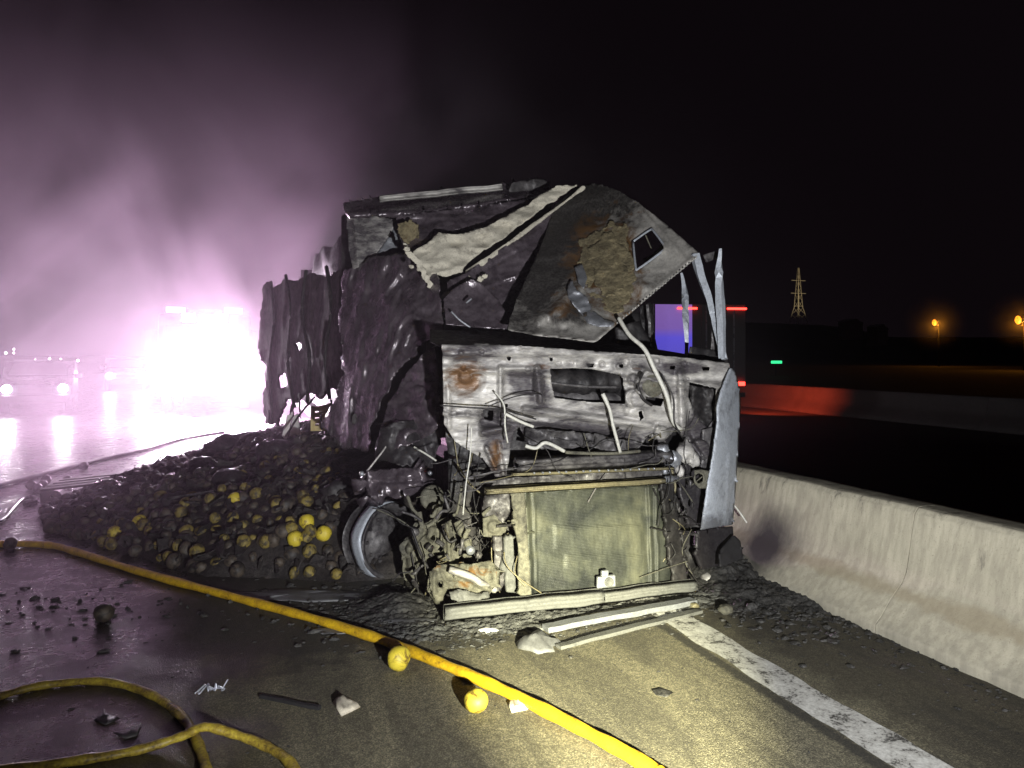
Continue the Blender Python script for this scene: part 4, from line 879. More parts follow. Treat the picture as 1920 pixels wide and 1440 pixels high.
# burnt packaging and planks in the heap
def lump(name, px, py, size, m, label, cat, seed, sq=(1, 1, 1)):
    p = heap_hit(px, py); o = MB().rock((0, 0, 0), size, seed, 3, sq, .45, 1.6).build(name, m, None, True); o.location = p; tag(o, label, cat); return o
pl = thing('charred_pallet', G(270, 905), 'charred wooden pallet lying at the edge of the fruit heap', 'pallet')
for k in range(4):
    a = Vector((-2.02+.02*k, 9.6+.22*k, .13)); b = a+Vector((1.15, .18, .05)); MB().bar(a, b, .10, .022).noise(.008, 9, k).build('plank', M['wood'], pl)
for k in range(3):
    a = Vector((-1.95+.5*k, 9.5+.08*k, .06+.02*k)); MB().bar(a, a+Vector((-.05, .95, .0)), .09, .12).noise(.008, 9, k+5).build('bearer', M['wood'], pl)
p0, p1 = heap_hit(298, 948), heap_hit(402, 936)
tag(MB().tube([p0+Vector((0, 0, .05)), p1+Vector((0, 0, .07))], .012, 6).build('metal_rod', M['ashdark']), 'thin metal rod lying across the charred heap', 'rod')
for i, (px, py, s) in enumerate([(430, 900, .16), (420, 840, .2), (470, 830, .22), (520, 850, .2), (640, 920, .14), (380, 880, .16), (330, 940, .12)]):
    lump('burnt_carton', px, py, s, M['black'], ['crumpled burnt carton standing in the middle of the heap', 'rounded burnt carton at the highest crest of the heap', 'wide burnt carton on the crest below the trailer wall', 'burnt carton below the leaning white strip', 'burnt carton next to the battery box', 'small burnt carton behind the charred pallet', 'smallest burnt carton beside the thin metal rod'][i], 'carton', i+3, (1, .8, .7))

# ================================================================== hoses
def hose_obj(pts, r, m, label, name='fire_hose', flat=.85, ext=(4, 4)):
    pts = [Vector(p) for p in pts]
    e0, e1 = (pts[0]-pts[1]).normalized(), (pts[-1]-pts[-2]).normalized()
    if ext[0]: pts = [pts[0]+e0*ext[0]+Vector((0, ext[0]*.15, 0)), pts[0]+e0*ext[0]*.5]+pts
    if ext[1]: pts = pts+[pts[-1]+e1*ext[1]*.5, pts[-1]+e1*ext[1]+Vector((ext[1]*.1, 0, 0))]
    for p in pts: p.z = max(p.z, r*.85)
    s = spline(pts, 14); hn = [r*(1+.07*math.sin(k*.37)+.06*math.sin(k*.91+1)) for k in range(len(s))]; return tag(MB().tube(s, hn, 14, True, flat).build(name, m, None, True), label, 'hose')
def gh(px, py, r): p = G(px, py+0); return Vector((p.x, p.y, r*.85))
rh = .031
hose_obj([gh(-160, 1032, rh), gh(0, 1026, rh), (gh(90, 1028, rh)), gh(140, 1040, rh), gh(260, 1078, rh), gh(420, 1122, rh), gh(560, 1160, rh), gh(700, 1203, rh), gh(780, 1234, rh), gh(880, 1276, rh), gh(980, 1322, rh), gh(1100, 1384, rh), gh(1220, 1452, rh), gh(1330, 1530, rh)], rh, M['hose'], 'yellow fire hose running straight across the road before the cab')
hose_obj([gh(-160, 1360, .021), gh(0, 1312, .021), gh(80, 1292, .021), gh(180, 1284, .021), gh(255, 1298, .021), gh(310, 1325, .021), gh(350, 1362, .021), gh(374, 1410, .021), gh(388, 1460, .021), gh(390, 1530, .021)], .021, M['hose2'], 'dirty brownish hose curving in a loop over the wet road')
s_ = [gh(-120, 1462, .021), gh(40, 1448, .021), gh(160, 1432, .021), gh(260, 1414, .021), gh(340, 1398, .021), gh(384, 1394, .021), gh(440, 1394, .021), gh(500, 1408, .021), gh(545, 1440, .021), gh(565, 1490, .021), gh(560, 1560, .021)]
for k, dz in ((4, .02), (5, .05), (6, .02)): s_[k].z += dz
hose_obj(s_, .021, M['hose2'], 'yellow hose arching over the brownish looped hose')
hose_obj([gh(-120, 945, .03), gh(0, 914, .03), gh(60, 898, .03), gh(130, 880, .03), gh(200, 862, .03), gh(270, 846, .03), gh(340, 826, .03), gh(420, 812, .03)], .03, M['hosedark'], 'dark sooty hose stretched over the shining wet road', ext=(4, 0))
hose_obj([gh(-60, 1000, .025), gh(0, 980, .025), gh(22, 958, .025), gh(40, 940, .025), gh(62, 936, .025), gh(66, 944, .025), gh(46, 950, .025)], .022, M['hosedark'], 'short dark hose end with a coupling near the strewn fruit', 'hose_end', ext=(3, 0))

# ================================================================== debris on the road
DB = random.Random(9)
mb = MB()
def scatter(n, fn, r0, r1, seed):
    for k in range(n):
        x, y = fn(); r = DB.uniform(r0, r1)*DB.uniform(.5, 1); mb.rock((x, y, r*.2), r, (seed+k) % 60, 1, (DB.uniform(.5, 1.9), DB.uniform(.5, 1.5), DB.uniform(.25, .7)), .9, 2.3)
scatter(900, lambda: (min(3.55, DB.gauss(3.2, .24)), DB.gauss(4.3, .42)), .005, .028, 1); scatter(50, lambda: (min(3.5, DB.gauss(3.25, .12)), DB.gauss(4.6, .2)), .03, .06, 1)
scatter(260, lambda: (3.5-abs(DB.gauss(0, .18)), DB.uniform(1.6, 4.4)), .004, .016, 7)
scatter(800, lambda: (DB.gauss(.95, .28), DB.gauss(4.75, .28)), .004, .026, 3)
scatter(500, lambda: (DB.uniform(1.0, 3.2), DB.gauss(4.28, .12)), .003, .018, 5)
scatter(300, lambda: (DB.uniform(-.2, 3.3), DB.uniform(2.2, 4.4)), .0015, .007, 6)
scatter(200, lambda: (DB.uniform(-1.8, .6), DB.gauss(5.35, .35)), .004, .028, 8)
scatter(160, lambda: (DB.uniform(-2.4, .4), DB.uniform(2.4, 5.2)), .002, .009, 2)
tag(mb.build('burnt_rubble', M['debris'], None, False), 'loose black cinders and burnt scraps strewn round the wreck', 'cinders', kind='stuff')
mb = MB()
for k in range(180):
    x, y = DB.uniform(1.1, 3.1), DB.gauss(4.2, .16); r = DB.uniform(.002, .009); mb.rock((x, y, r*.3), r, k % 50, 1, (DB.uniform(.6, 2.2), 1, .5), .9, 2.3)
for k in range(60):
    x, y = DB.gauss(.95, .3), DB.gauss(4.75, .25); r = DB.uniform(.003, .011); mb.rock((x, y, r*.3), r, k % 50, 1, (DB.uniform(.6, 2.2), 1, .5), .9, 2.3)
tag(mb.build('ash_flakes', M['beam'], None, False), 'pale ash flakes lying along the bumper beam', 'ash', kind='stuff')
def bank(name, x0, x1, y0, y1, hf, m, label, cat, n=(150, 60), seed=0):
    gx, gy = np.meshgrid(np.linspace(x0, x1, n[0]), np.linspace(y0, y1, n[1])); p = np.stack([gx, gy, gx*0], -1)
    z = hf(gx, gy)*(.75+.9*fbm(p*4, seed, 3))+.016*fbm(p*22, seed+3, 4)+.008*ridge(p*34, seed+5, 2)-.012
    idx = np.arange(gx.size).reshape(gx.shape); q = np.stack([idx[:-1, :-1], idx[:-1, 1:], idx[1:, 1:], idx[1:, :-1]], -1)
    kp = np.maximum.reduce([z[:-1, :-1], z[1:, :-1], z[:-1, 1:], z[1:, 1:]]) > 0
    return tag(obj(name, np.stack([gx, gy, np.maximum(z, -.02)], -1).reshape(-1, 3).tolist(), q[kp].tolist(), m, None, True), label, cat, kind='stuff')
bank('cinder_bank', 2.75, 3.62, 3.0, 5.6, lambda x, y: .13*np.exp(-((y-4.75)/.55)**2)*smooth01((x-2.75)/.5)+.018*smooth01((x-3.2)/.25)*smooth01((y-3.0)/.8), M['debris'], 'black bank of cinders packed against the barrier foot', 'cinders', (110, 240), 3)
bank('ash_bank', .75, 3.2, 3.98, 4.62, lambda x, y: .028*np.exp(-((y-4.35)/.16)**2), M['ashbank'], 'grey crust of ash under the bumper beam', 'ash', (280, 90), 8)
bank('mash_bank', .2, 1.3, 4.4, 5.5, lambda x, y: .06*np.exp(-((x-.95)/.25)**2-((y-4.85)/.3)**2), M['debris'], 'dark crumbly crust below the bare wheel rim', 'ash', (150, 150), 12)
def gbar(a, b, wd, ht, m, label, cat, name, z=.0, seed=0, amp=.006):
    A, B = G(*a), G(*b); A.z = B.z = ht/2+z; n = 14; V = []
    mb = MB(); d = (B-A); u = Vector((-d.y, d.x, 0)).normalized()
    for i in range(n+1):
        c = A+d*i/n
        V += [c-u*wd/2+Vector((0, 0, -ht/2)), c+u*wd/2+Vector((0, 0, -ht/2)), c+u*wd/2+Vector((0, 0, ht/2)), c-u*wd/2+Vector((0, 0, ht/2))]
    fs = []
    for i in range(n):
        for k in range(4): fs.append((i*4+k, i*4+(k+1) % 4, (i+1)*4+(k+1) % 4, (i+1)*4+k))
    fs += [(3, 2, 1, 0), (n*4, n*4+1, n*4+2, n*4+3)]
    v = np.array([tuple(p) for p in V]); v += amp*np.stack([fbm(v*7+k*9, seed+k, 3) for k in range(3)], -1)
    return tag(obj(name, v.tolist(), fs, m, None, False), label, cat)
gbar((1022, 1186), (1300, 1134), .075, .03, M['alu'], 'bright metal grille strip lying before the bumper beam', 'metal strip', 'grille_strip', .01, 1)
gbar((1046, 1216), (1312, 1148), .05, .02, M['beam'], 'ash grey trim strip lying parallel to the bright grille strip', 'metal strip', 'trim_strip', .0, 2)
gbar((1090, 1160), (1290, 1128), .03, .02, M['brass'], 'narrow rusty strip between bumper beam and bright grille strip', 'metal strip', 'trim_strip', .0, 3)
def flake(poly, m, label, cat, name, hgt=.02, seed=0, amp=.02):
    pts_ = [G(*p) for p in poly]; c = sum(pts_, Vector())/len(pts_); V = []; fs = []; n = len(pts_)
    K = 4
    for k in range(K+1):
        s_k = 1-k/K*.85
        for p in pts_: V.append(c+(p-c)*s_k+Vector((0, 0, .004+hgt*(k/K)**.7)))
    for k in range(K):
        for i in range(n): fs.append((k*n+i, k*n+(i+1) % n, (k+1)*n+(i+1) % n, (k+1)*n+i))
    fs.append(tuple(K*n+i for i in range(n))); fs.append(tuple(range(n-1, -1, -1)))
    v = np.array([tuple(p) for p in V]); dz = fbm(v*22, seed, 3); v[n:, 2] += amp*dz[n:]; v[:, 2] = np.maximum(v[:, 2], .003)
    v[:, :2] += .01*np.stack([fbm(v*18+5, seed+1, 3), fbm(v*18+9, seed+2, 3)], -1)
    return tag(obj(name, v.tolist(), fs, m, None, True), label, cat)
def blob(cx, cy, rx, ry, n=14, seed=0):
    r_ = random.Random(seed); return [(cx+rx*math.cos(2*math.pi*k/n)*r_.uniform(.65, 1.1), cy+ry*math.sin(2*math.pi*k/n)*r_.uniform(.65, 1.1)) for k in range(n)]
flake(blob(1010, 1208, 42, 22, 16, 2), M['foam'], 'grey lump of ash at the end of the grille strips', 'ash lump', 'ash_lump', .05, 3, .03)
flake(blob(1000, 1176, 40, 9, 16, 5), M['beam'], 'pale ash smear right below the bumper beam', 'ash lump', 'ash_lump', .015, 4)
flake(blob(915, 1183, 22, 6, 12, 6), M['white'], 'small white ash flake on the road before the bumper', 'ash flake', 'ash_flake', .012, 5, .008)
flake(blob(625, 1183, 48, 9, 18, 7), M['foam'], 'grey ash slurry patch behind the yellow hose', 'ash patch', 'ash_patch', .006, 6, .004)
flake(blob(560, 1118, 190, 13, 26, 8), M['foam'], 'long streak of grey slurry along the foot of the fruit heap', 'ash patch', 'ash_patch', .01, 7, .008)
flake(blob(770, 1165, 70, 7, 20, 9), M['foam'], 'thin pale slurry line running to the bumper end', 'ash patch', 'ash_patch', .006, 8, .004)
flake([(626, 1318), (636, 1308), (660, 1312), (676, 1328), (660, 1336), (640, 1346)], M['paper'], 'torn curled scrap of card on the dark road', 'scrap', 'card_scrap', .03, 9, .03)
flake([(950, 1318), (962, 1310), (985, 1312), (1000, 1326), (985, 1334), (958, 1338)], M['paper'], 'pale crumpled scrap lying under the edge of the yellow hose', 'scrap', 'card_scrap', .025, 10, .03)
flake([(1222, 1294), (1240, 1292), (1262, 1300), (1250, 1310), (1228, 1304)], M['debris'], 'flat grey scrap alone on the lit asphalt', 'scrap', 'metal_scrap', .008, 11, .006)
flake([(176, 1352), (190, 1344), (196, 1328), (200, 1346), (224, 1350), (196, 1362)], M['ashdark'], 'small torn foil scrap inside the hose loop', 'scrap', 'foil_scrap', .015, 12, .015)
flake([(212, 1376), (240, 1378), (268, 1364), (256, 1382), (236, 1388)], M['ashdark'], 'flat dull scrap beside the torn foil in the hose loop', 'scrap', 'foil_scrap', .01, 13, .01)
gbar((488, 1308), (600, 1330), .02, .015, M['rubber'], 'thin black stick lying on the dark road', 'stick', 'black_stick', 0, 5)
# little wire tangle
p = G(398, 1300); pts_ = []
r_ = random.Random(4)
for k in range(26): pts_.append(p+Vector((-.06+.12*k/25+r_.uniform(-.022, .022), r_.uniform(-.03, .03), .008+r_.uniform(0, .04))))
tag(MB().tube(spline(pts_, 5), .0035, 5).build('wire_tangle', M['silver'], None, True), 'small silvery tangle of wire on the wet road', 'wire')
# bits against the wall
for i, (px, py, s, m, lb) in enumerate([(1440, 1062, .10, 'rubber', 'rounded burnt rubber chunk against the concrete barrier'), (1362, 1150, .05, 'cast', 'pale broken fitting on the cinders by the barrier'), (1330, 1092, .06, 'ash', 'whitish lump at the end of the bumper beam'), (1410, 1142, .035, 'debris', 'small grey stone-like cinder near the barrier foot'), (1302, 1140, .03, 'brass', 'small rusty orange piece on the trim strips')]):
    g_ = G(px, py); o = MB().rock((0, 0, 0), s, i+20, 3, (1, .8, .7), .4, 1.5).build('burnt_chunk', M[m], None, True); o.location = (min(g_.x, 3.42-s*.6), g_.y, s*.45); tag(o, lb, 'burnt chunk')

# ================================================================== vehicles with their lights on
M['lamp_w'] = glow('headlamp_glow', (1, .92, 1), 220); M['lamp_f'] = glow('flood_glow', (1, .93, 1), 400)
M['lamp_b'] = glow('blue_beacon_glow', (.12, .16, 1), 6); M['lamp_r'] = glow('tail_glow', (1, .03, .02), 9); M['lamp_o'] = glow('sodium_glow', (1, .30, .02), 2.4)
M['lamp_g'] = glow('green_lamp_glow', (.05, 1, .35), 1.2); M['lamp_far'] = glow('far_lamp_glow', (1, .85, .95), 30)
M['red_paint'] = plain('red_paint', (.25, .015, .012), .3, 0, .1, 5); M['dark_paint'] = plain('dark_paint', (.03, .03, .036), .3, .2, .1, 5); M['silver_paint'] = plain('silver_paint', (.22, .22, .24), .3, .4, .1, 5)
M['glass'] = plain('dark_glass', (.012, .012, .016), .08, 0, .1, 5, 0, .6); M['tyre'] = plain('tyre_rubber', (.02, .02, .02), .8); M['trim'] = plain('black_trim', (.015, .015, .015), .5)
def wheel_pair(root, x, y, r, wd):
    for s in (-1, 1):
        c = Vector((x[0]+s*x[1], y, r))
        t_ = MB().lathe(c, (s, 0, 0), [(-wd/2, r*.6), (-wd/2, r*.93), (-wd/2+.03, r), (wd/2-.03, r), (wd/2, r*.93), (wd/2, r*.6)], 28).build('tyre', M['tyre'], root, True)
        MB().lathe(c, (s, 0, 0), [(wd/2-.02, r*.6), (wd/2-.06, r*.5), (wd/2-.04, .08), (wd/2, 0)], 20).build('rim', M['silver_paint'], root, True)
def fire_engine(x, y):
    rt = thing('fire_engine', (x, y+3.5, 0), 'fire engine with blazing flood lights beyond the fruit heap', 'fire engine')
    b = MB(); pf = [(0, .45), (-.04, 1.35), (.10, 2.55), (.28, 2.75), (2.0, 2.75), (2.0, .45)]
    b.prism([(x-1.22, y+a, z) for a, z in pf], (2.44, 0, 0)); b.build('cab_body', M['red_paint'], rt, bevel=.06)
    MB().box((x, y+4.9, 1.7), (2.44, 5.6, 2.5)).build('equipment_body', M['red_paint'], rt, bevel=.05)
    b = MB(); b.prism([(x-1.08, y-.035, 1.45), (x+1.08, y-.035, 1.45), (x+1.02, y+.075, 2.42), (x-1.02, y+.075, 2.42)], (0, -.02, .002)); b.build('windscreen', M['glass'], rt)
    MB().box((x, y-.10, .62), (2.46, .22, .34)).build('bumper', M['silver_paint'], rt, bevel=.04)
    for k in range(4): MB().box((x, y-.045, .88+.1*k), (1.3, .03, .05)).build('grille_bar', M['trim'], rt)
    for s in (-1, 1):
        h_ = MB().lathe((x+s*.92, y-.22, .74), (0, -1, 0), [(0, .14), (.03, .13), (.045, .07), (.05, 0)], 20).build('headlight', M['lamp_w'], rt, True)
        MB().box((x+s*.75, y-.02, 2.84), (.5, .22, .17)).build('blue_beacon', M['lamp_b'], rt, bevel=.03)
        f_ = MB().box((x+s*.42, y-.10, 2.62), (.34, .10, .22)).build('flood_housing', M['trim'], rt, bevel=.01)
        MB().box((x+s*.42, y-.155, 2.62), (.31, .012, .19)).build('flood_lens', M['lamp_f'], f_)
        m_ = MB(); m_.bar((x+s*1.2, y+.1, 2.3), (x+s*1.45, y-.05, 2.25), .03); m_.bar((x+s*1.45, y-.05, 1.7), (x+s*1.45, y-.05, 2.3), .2, .06); m_.build('mirror', M['trim'], rt)
    MB().box((x, y, 2.83), (.9, .2, .1)).build('light_bar', M['trim'], rt, bevel=.02)
    wheel_pair(rt, (x, 1.05), y+1.1, .5, .3); wheel_pair(rt, (x, 1.05), y+5.6, .5, .3)
    return rt
fire_engine(-.85, 23.2)
def car(x, y, rz, label, m, lampm, van=False):
    rt = thing('car', (0, 0, 0), label, 'car')
    h2 = 1.95 if van else 1.45
    pf = [(0, .35), (-.02, .62), (.08, .80), (1.05 if not van else .55, .95), (1.75 if not van else 1.1, h2-.05), (2.0 if not van else 1.4, h2), (3.4 if not van else 4.6, h2), (4.2 if not van else 4.75, 1.0), (4.3 if not van else 4.8, .4)]
    b = MB(); b.prism([(-.86, a, z) for a, z in pf], (1.72, 0, 0)); b.build('body', m, rt, bevel=.07)
    a0, a1 = pf[3], pf[4]
    b = MB(); b.prism([(-.72, a0[0]-.02, a0[1]+.05), (.72, a0[0]-.02, a0[1]+.05), (.62, a1[0]-.06, a1[1]-.05), (-.62, a1[0]-.06, a1[1]-.05)], (0, -.03, .03)); b.build('windscreen', M['glass'], rt)
    MB().box((0, -.04, .42), (1.66, .12, .22)).build('bumper', M['trim'], rt, bevel=.03)
    MB().box((0, -.035, .66), (.8, .05, .12)).build('grille', M['trim'], rt, bevel=.01)
    for s in (-1, 1):
        MB().lathe((s*.64, -.02, .69), (0, -1, 0), [(0, .11), (.03, .10), (.045, .05), (.05, 0)], 18).build('headlight', lampm, rt, True)
        MB().box((s*.97, 1.15, 1.0), (.2, .1, .14)).build('mirror', m, rt, bevel=.03)
    wheel_pair(rt, (0, .76), .85, .32, .2); wheel_pair(rt, (0, .76), 3.4, .32, .2)
    rt.location = (x, y, 0); rt.rotation_euler.z = rz
    return rt
ca = D(66, 735, 20.5); cb = D(236, 706, 34)
car(ca.x, ca.y, R(8), 'car with round white headlights on the wet road left of the fire engine', M['dark_paint'], M['lamp_w'])
car(cb.x, cb.y, R(6), 'farther car with headlights on, behind the nearer lit car', M['silver_paint'], M['lamp_w'])

# lorry passing on the other carriageway, seen through the burnt door frame
lz = 20.0; lc = D(1313, 665, lz); lx, ly = lc.x, lc.y
LR = thing('box_lorry', (lx, ly+3, 0), 'box lorry on the opposite carriageway with red marker lights', 'lorry')
M['lorry_grey'] = plain('grey_lorry_box', (.05, .046, .048), .5, 0, .15, 3)
def violet(t, b):  # beacon light falling on the lorry rear, put into an emissive colour
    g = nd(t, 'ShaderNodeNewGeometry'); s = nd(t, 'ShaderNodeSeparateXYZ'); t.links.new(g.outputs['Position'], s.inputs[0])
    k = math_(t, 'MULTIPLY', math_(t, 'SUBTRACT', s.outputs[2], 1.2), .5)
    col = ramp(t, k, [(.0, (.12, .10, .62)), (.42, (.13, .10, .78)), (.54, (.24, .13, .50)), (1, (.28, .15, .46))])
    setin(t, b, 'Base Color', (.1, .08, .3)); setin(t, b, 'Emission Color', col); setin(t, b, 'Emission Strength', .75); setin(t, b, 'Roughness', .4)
M['violet'] = mat('violet_painted_light', violet)
rzl = R(-12); Rl = Matrix.Rotation(rzl, 3, 'Z'); Lc = Vector((lx, ly, 0))
def lb(name, c, d, m, parent=LR, **kw): return MB().box(Lc+Rl @ Vector(c), d, Rl).build(name, m, parent, **kw)
lb('cargo_box', (0, 3.1, 1.9), (2.5, 6.2, 2.05), M['lorry_grey'], bevel=.03)
lb('chassis', (0, 3.4, .7), (1.0, 7.0, .3), M['trim'])
lb('cab', (0, 7.2, 1.6), (2.3, 1.8, 2.3), M['lorry_grey'], bevel=.1)
lb('rear_panel_painted_light', (-.72, -.012, 1.95), (.98, .03, 1.9), M['violet'])  # no lamp or sign: the panel glows in place of beacon light
lb('rear_door', (.60, -.012, 1.95), (1.15, .03, 1.9), M['lorry_grey'])
lb('door_rod', (.15, -.045, 1.95), (.03, .03, 1.85), M['silver_paint']); lb('door_rod', (.9, -.045, 1.95), (.03, .03, 1.85), M['silver_paint'])
for s in (-.37, .98): lb('marker_light', (s, -.05, 2.80), (.52, .04, .05), M['lamp_r'])
for s in (-1.05, 1.08): lb('tail_light', (s, -.05, .84), (.22, .05, .10), M['lamp_r'])
lb('bumper_bar', (0, -.02, .55), (2.4, .08, .12), M['trim'])
for yy in (1.4, 7.2):
    for s in (-1, 1):
        c = Lc+Rl @ Vector((s*1.02, yy, .48)); MB().lathe(c, Rl @ Vector((s, 0, 0)), [(-.14, .3), (-.14, .46), (-.1, .48), (.1, .48), (.14, .45), (.14, .3), (.08, .2), (.1, 0)], 24).build('wheel', M['tyre'], LR, True)
lamp('tail_light_red', 'SPOT', Lc+Rl @ Vector((1.3, -.16, .86)), 600, (1, .085, .03), target=(15.4, 18.5, .3), spot_size=R(112), spot_blend=1, shadow_soft_size=.08)

# ================================================================== background: hill, pylon, street lamps, buildings
hx = np.linspace(-80, 520, 90); hy = np.linspace(150, 700, 60); HX, HY = np.meshgrid(hx, hy)
zc = HX*SN+HY*CS; xc = HX*CS-HY*SN; HPX = CX+F*xc/np.maximum(zc, 1)
prof = np.interp(HPX, [900, 1100, 1380, 1540, 1600, 1660, 1760, 1930, 2300], [0, 30, 64, 62, 56, 40, 42, 42, 20])
HZv = (prof/F*480)*smooth01((HY-160)/240)+1.2*fbm(np.stack([HX*.03, HY*.03, HX*0], -1), 3, 4)-.4
idx = np.arange(HX.size).reshape(HX.shape); q = np.stack([idx[:-1, :-1], idx[:-1, 1:], idx[1:, 1:], idx[1:, :-1]], -1).reshape(-1, 4)
tag(obj('hill', np.stack([HX, HY, HZv], -1).reshape(-1, 3).tolist(), q.tolist(), M['earth'], None, True), kind='structure')
M['lattice'] = plain('galvanised_lattice', (.5, .46, .36), .5, .3, .1, 1)
pt = 470.; pb = D(1497, 602, pt); PY = thing('power_pylon', pb, 'lattice power pylon standing on the dark hill', 'pylon')
ph = 100/F*pt
def wid(h): return np.interp(h, [0, .25, 1], [.115, .055, .008])*ph
for sx in (-1, 1):
    for sy in (-1, 1):
        MB().tube([pb+Vector((sx*wid(k/8), sy*wid(k/8), ph*k/8-(2 if k == 0 else 0))) for k in range(9)], .16, 5).build('leg', M['lattice'], PY)
mb = MB()
for k in range(8):
    h0, h1 = k/8, (k+1)/8
    for s in (-1, 1):
        mb.bar(pb+Vector((-wid(h0), s*wid(h0), ph*h0)), pb+Vector((wid(h1), s*wid(h1), ph*h1)), .14); mb.bar(pb+Vector((wid(h0), s*wid(h0), ph*h0)), pb+Vector((-wid(h1), s*wid(h1), ph*h1)), .14)
mb.build('bracing', M['lattice'], PY)
for hh, wd in ((.76, 5.2), (.52, 5.6), (.28, 3.4)):
    MB().bar(pb+Vector((-wd, 0, ph*hh)), pb+Vector((wd, 0, ph*hh)), .3).build('cross_arm', M['lattice'], PY)
lamp('pylon_fill_light', 'SPOT', pb+Vector((-10, -60, 1)), 90000, (1, .8, .5), target=pb+Vector((0, 0, 20)), spot_size=R(34), spot_blend=.6, shadow_soft_size=.5)  # added fill spot to brighten the pylon, not a lamp on site
def street_lamp(px, py, dist, label, hgt=None, arm=1):
    p = D(px, py, dist); base = Vector((p.x+arm, p.y, 0)); rt = thing('street_lamp', base, label, 'street lamp')
    MB().tube([base+Vector((0, 0, -1)), base+Vector((0, 0, p.z*.6)), base+Vector((0, 0, p.z+.25))], [.11, .09, .06], 8).build('pole', M['trim'], rt, True)
    MB().tube([base+Vector((0, 0, p.z+.2)), p+Vector((0, 0, .25))], .05, 6).build('arm', M['trim'], rt, True)
    hd = MB().box(p+Vector((0, 0, .22)), (.6, .35, .14)).build('lamp_head', M['trim'], rt, bevel=.04)
    MB().rock(p, .36, 3, 2, (1, 1, 1.5), .1).build('lamp_bulb', M['lamp_o'], rt, True)
    lamp('street_lamp_light', 'POINT', p+Vector((0, -.6, -.5)), 700, (1, .36, .03), shadow_soft_size=.3)
street_lamp(1752, 605, 130, 'orange sodium street lamp standing alone on the dark hillside')
street_lamp(1909, 600, 95, 'brighter orange street lamp with a taller pole beside the dark verge')
for px, py, w_, h_, lbl in ((1604, 606, 5.5, 2.2, 'low pale shed on the hill near the pylon'), (1655, 617, 4, 2.4, 'small grey hut below the pale shed')):
    p = D(px, py+8, 230); rt = thing('hill_shed', (p.x, p.y, p.z-4), lbl, 'shed')
    MB().box((p.x, p.y+2, p.z-1.5+h_*.3), (w_, 4, h_+3)).build('wall', M['silver_paint'], rt); MB().prism([(p.x-w_/2-.3, p.y-.3, p.z+h_*.8), (p.x+w_/2+.3, p.y-.3, p.z+h_*.8-.8), (p.x, p.y-.3, p.z+h_*.8+.9)], (0, 4.6, 0)).build('roof', M['silver_paint'], rt)
gp = D(1456, 679, 70); gr = thing('green_light', (gp.x, gp.y, 0), 'small green light beyond the red-lit barrier', 'light')
MB().box(gp, (1.2, .1, .26)).build('lens', M['lamp_g'], gr, bevel=.05); MB().tube([Vector((gp.x, gp.y+.1, -.4)), gp+Vector((0, .1, 0))], .05, 6).build('post', M['trim'], gr)
for i, (px, py, s) in enumerate([(11, 662, .2), (26, 655, .13), (26, 662, .12), (93, 673, .2), (114, 673, .1), (146, 676, .2), (66, 674, .08)]):
    p = D(px, py, 170); rt = thing('distant_lamp', (p.x, p.y, 0), 'tiny distant lamp on the horizon behind the smoke', 'lamp', 'tiny lamps on the horizon')
    MB().rock(p, s, i, 2, (1, 1, 1), .05).build('bulb', M['lamp_far'], rt, True); MB().tube([Vector((p.x, p.y+.2, -.5)), p], .06, 6).build('post', M['trim'], rt)

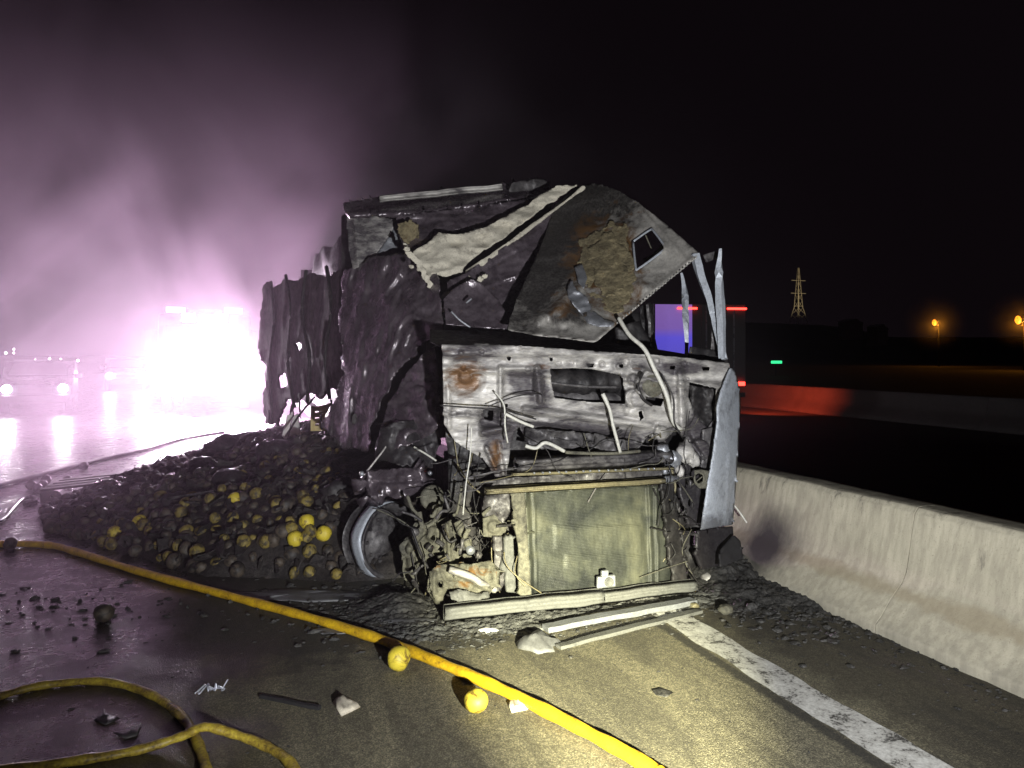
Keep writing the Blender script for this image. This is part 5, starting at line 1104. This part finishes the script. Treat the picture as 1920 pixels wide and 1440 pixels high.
# ================================================================== smoke
def halo_mat(c, r):  # added volume ball that gives each street lamp its halo
    def f(t, b):
        t.nodes.remove(b); v = nd(t, 'ShaderNodeVolumePrincipled'); v.inputs['Color'].default_value = (.9, .85, .8, 1)
        g = nd(t, 'ShaderNodeNewGeometry'); d = nd(t, 'ShaderNodeVectorMath', operation='DISTANCE'); t.links.new(g.outputs['Position'], d.inputs[0]); d.inputs[1].default_value = c
        k = math_(t, 'POWER', math_(t, 'SUBTRACT', 1., math_(t, 'DIVIDE', d.outputs['Value'], r), True), 2.)
        t.links.new(math_(t, 'MULTIPLY', k, .035), v.inputs['Density'])
        out = [k for k in t.nodes if k.type == 'OUTPUT_MATERIAL'][0]; t.links.new(v.outputs[0], out.inputs['Volume'])
    return mat('lamp_halo', f)
for px, py, ds in ((1752, 605, 130), (1909, 600, 95)):
    v, f = ICO[3]; r0 = 4.6*ds/110; c0 = D(px, py, ds); tag(obj('halo', (v*r0+np.array(c0)).tolist(), f, halo_mat(tuple(c0), r0), None, True), 'thin mist volume added for the glow round an orange street lamp', 'halo', 'mist volumes added to the street lamps', 'stuff')
SC, SR = (-1.9, 14.0, .9), (11.8, 13.0, 5.8)
def smoke(t, b):
    t.nodes.remove(b); v = nd(t, 'ShaderNodeVolumePrincipled'); v.inputs['Color'].default_value = (.78, .67, .77, 1); v.inputs['Anisotropy'].default_value = .05
    g = nd(t, 'ShaderNodeNewGeometry'); sb = nd(t, 'ShaderNodeVectorMath', operation='SUBTRACT'); t.links.new(g.outputs['Position'], sb.inputs[0]); sb.inputs[1].default_value = SC
    dv = nd(t, 'ShaderNodeVectorMath', operation='DIVIDE'); t.links.new(sb.outputs[0], dv.inputs[0]); dv.inputs[1].default_value = SR
    ln = nd(t, 'ShaderNodeVectorMath', operation='LENGTH'); t.links.new(dv.outputs[0], ln.inputs[0])
    n = noise(t, .34, 5, .6, coord(t, (1, 1, .8)), 1.4)
    fall = math_(t, 'POWER', math_(t, 'SUBTRACT', 1.0, ln.outputs['Value'], True), 1.9)
    d = math_(t, 'MULTIPLY', fall, ramp(t, n, [(.40, .05), (.64, 2.3)]))
    t.links.new(math_(t, 'MULTIPLY', d, .075), v.inputs['Density'])
    out = [k for k in t.nodes if k.type == 'OUTPUT_MATERIAL'][0]; t.links.new(v.outputs[0], out.inputs['Volume'])
M['smoke'] = mat('lit_smoke', smoke)
v, f = ICO[4]
vv = v*np.array(SR)+np.array(SC); vv[:, 2] = np.maximum(vv[:, 2], .06)
tag(obj('smoke_cloud', vv.tolist(), f, M['smoke'], None, True), 'pale violet smoke drifting in front of the flood lights', 'smoke', kind='stuff')
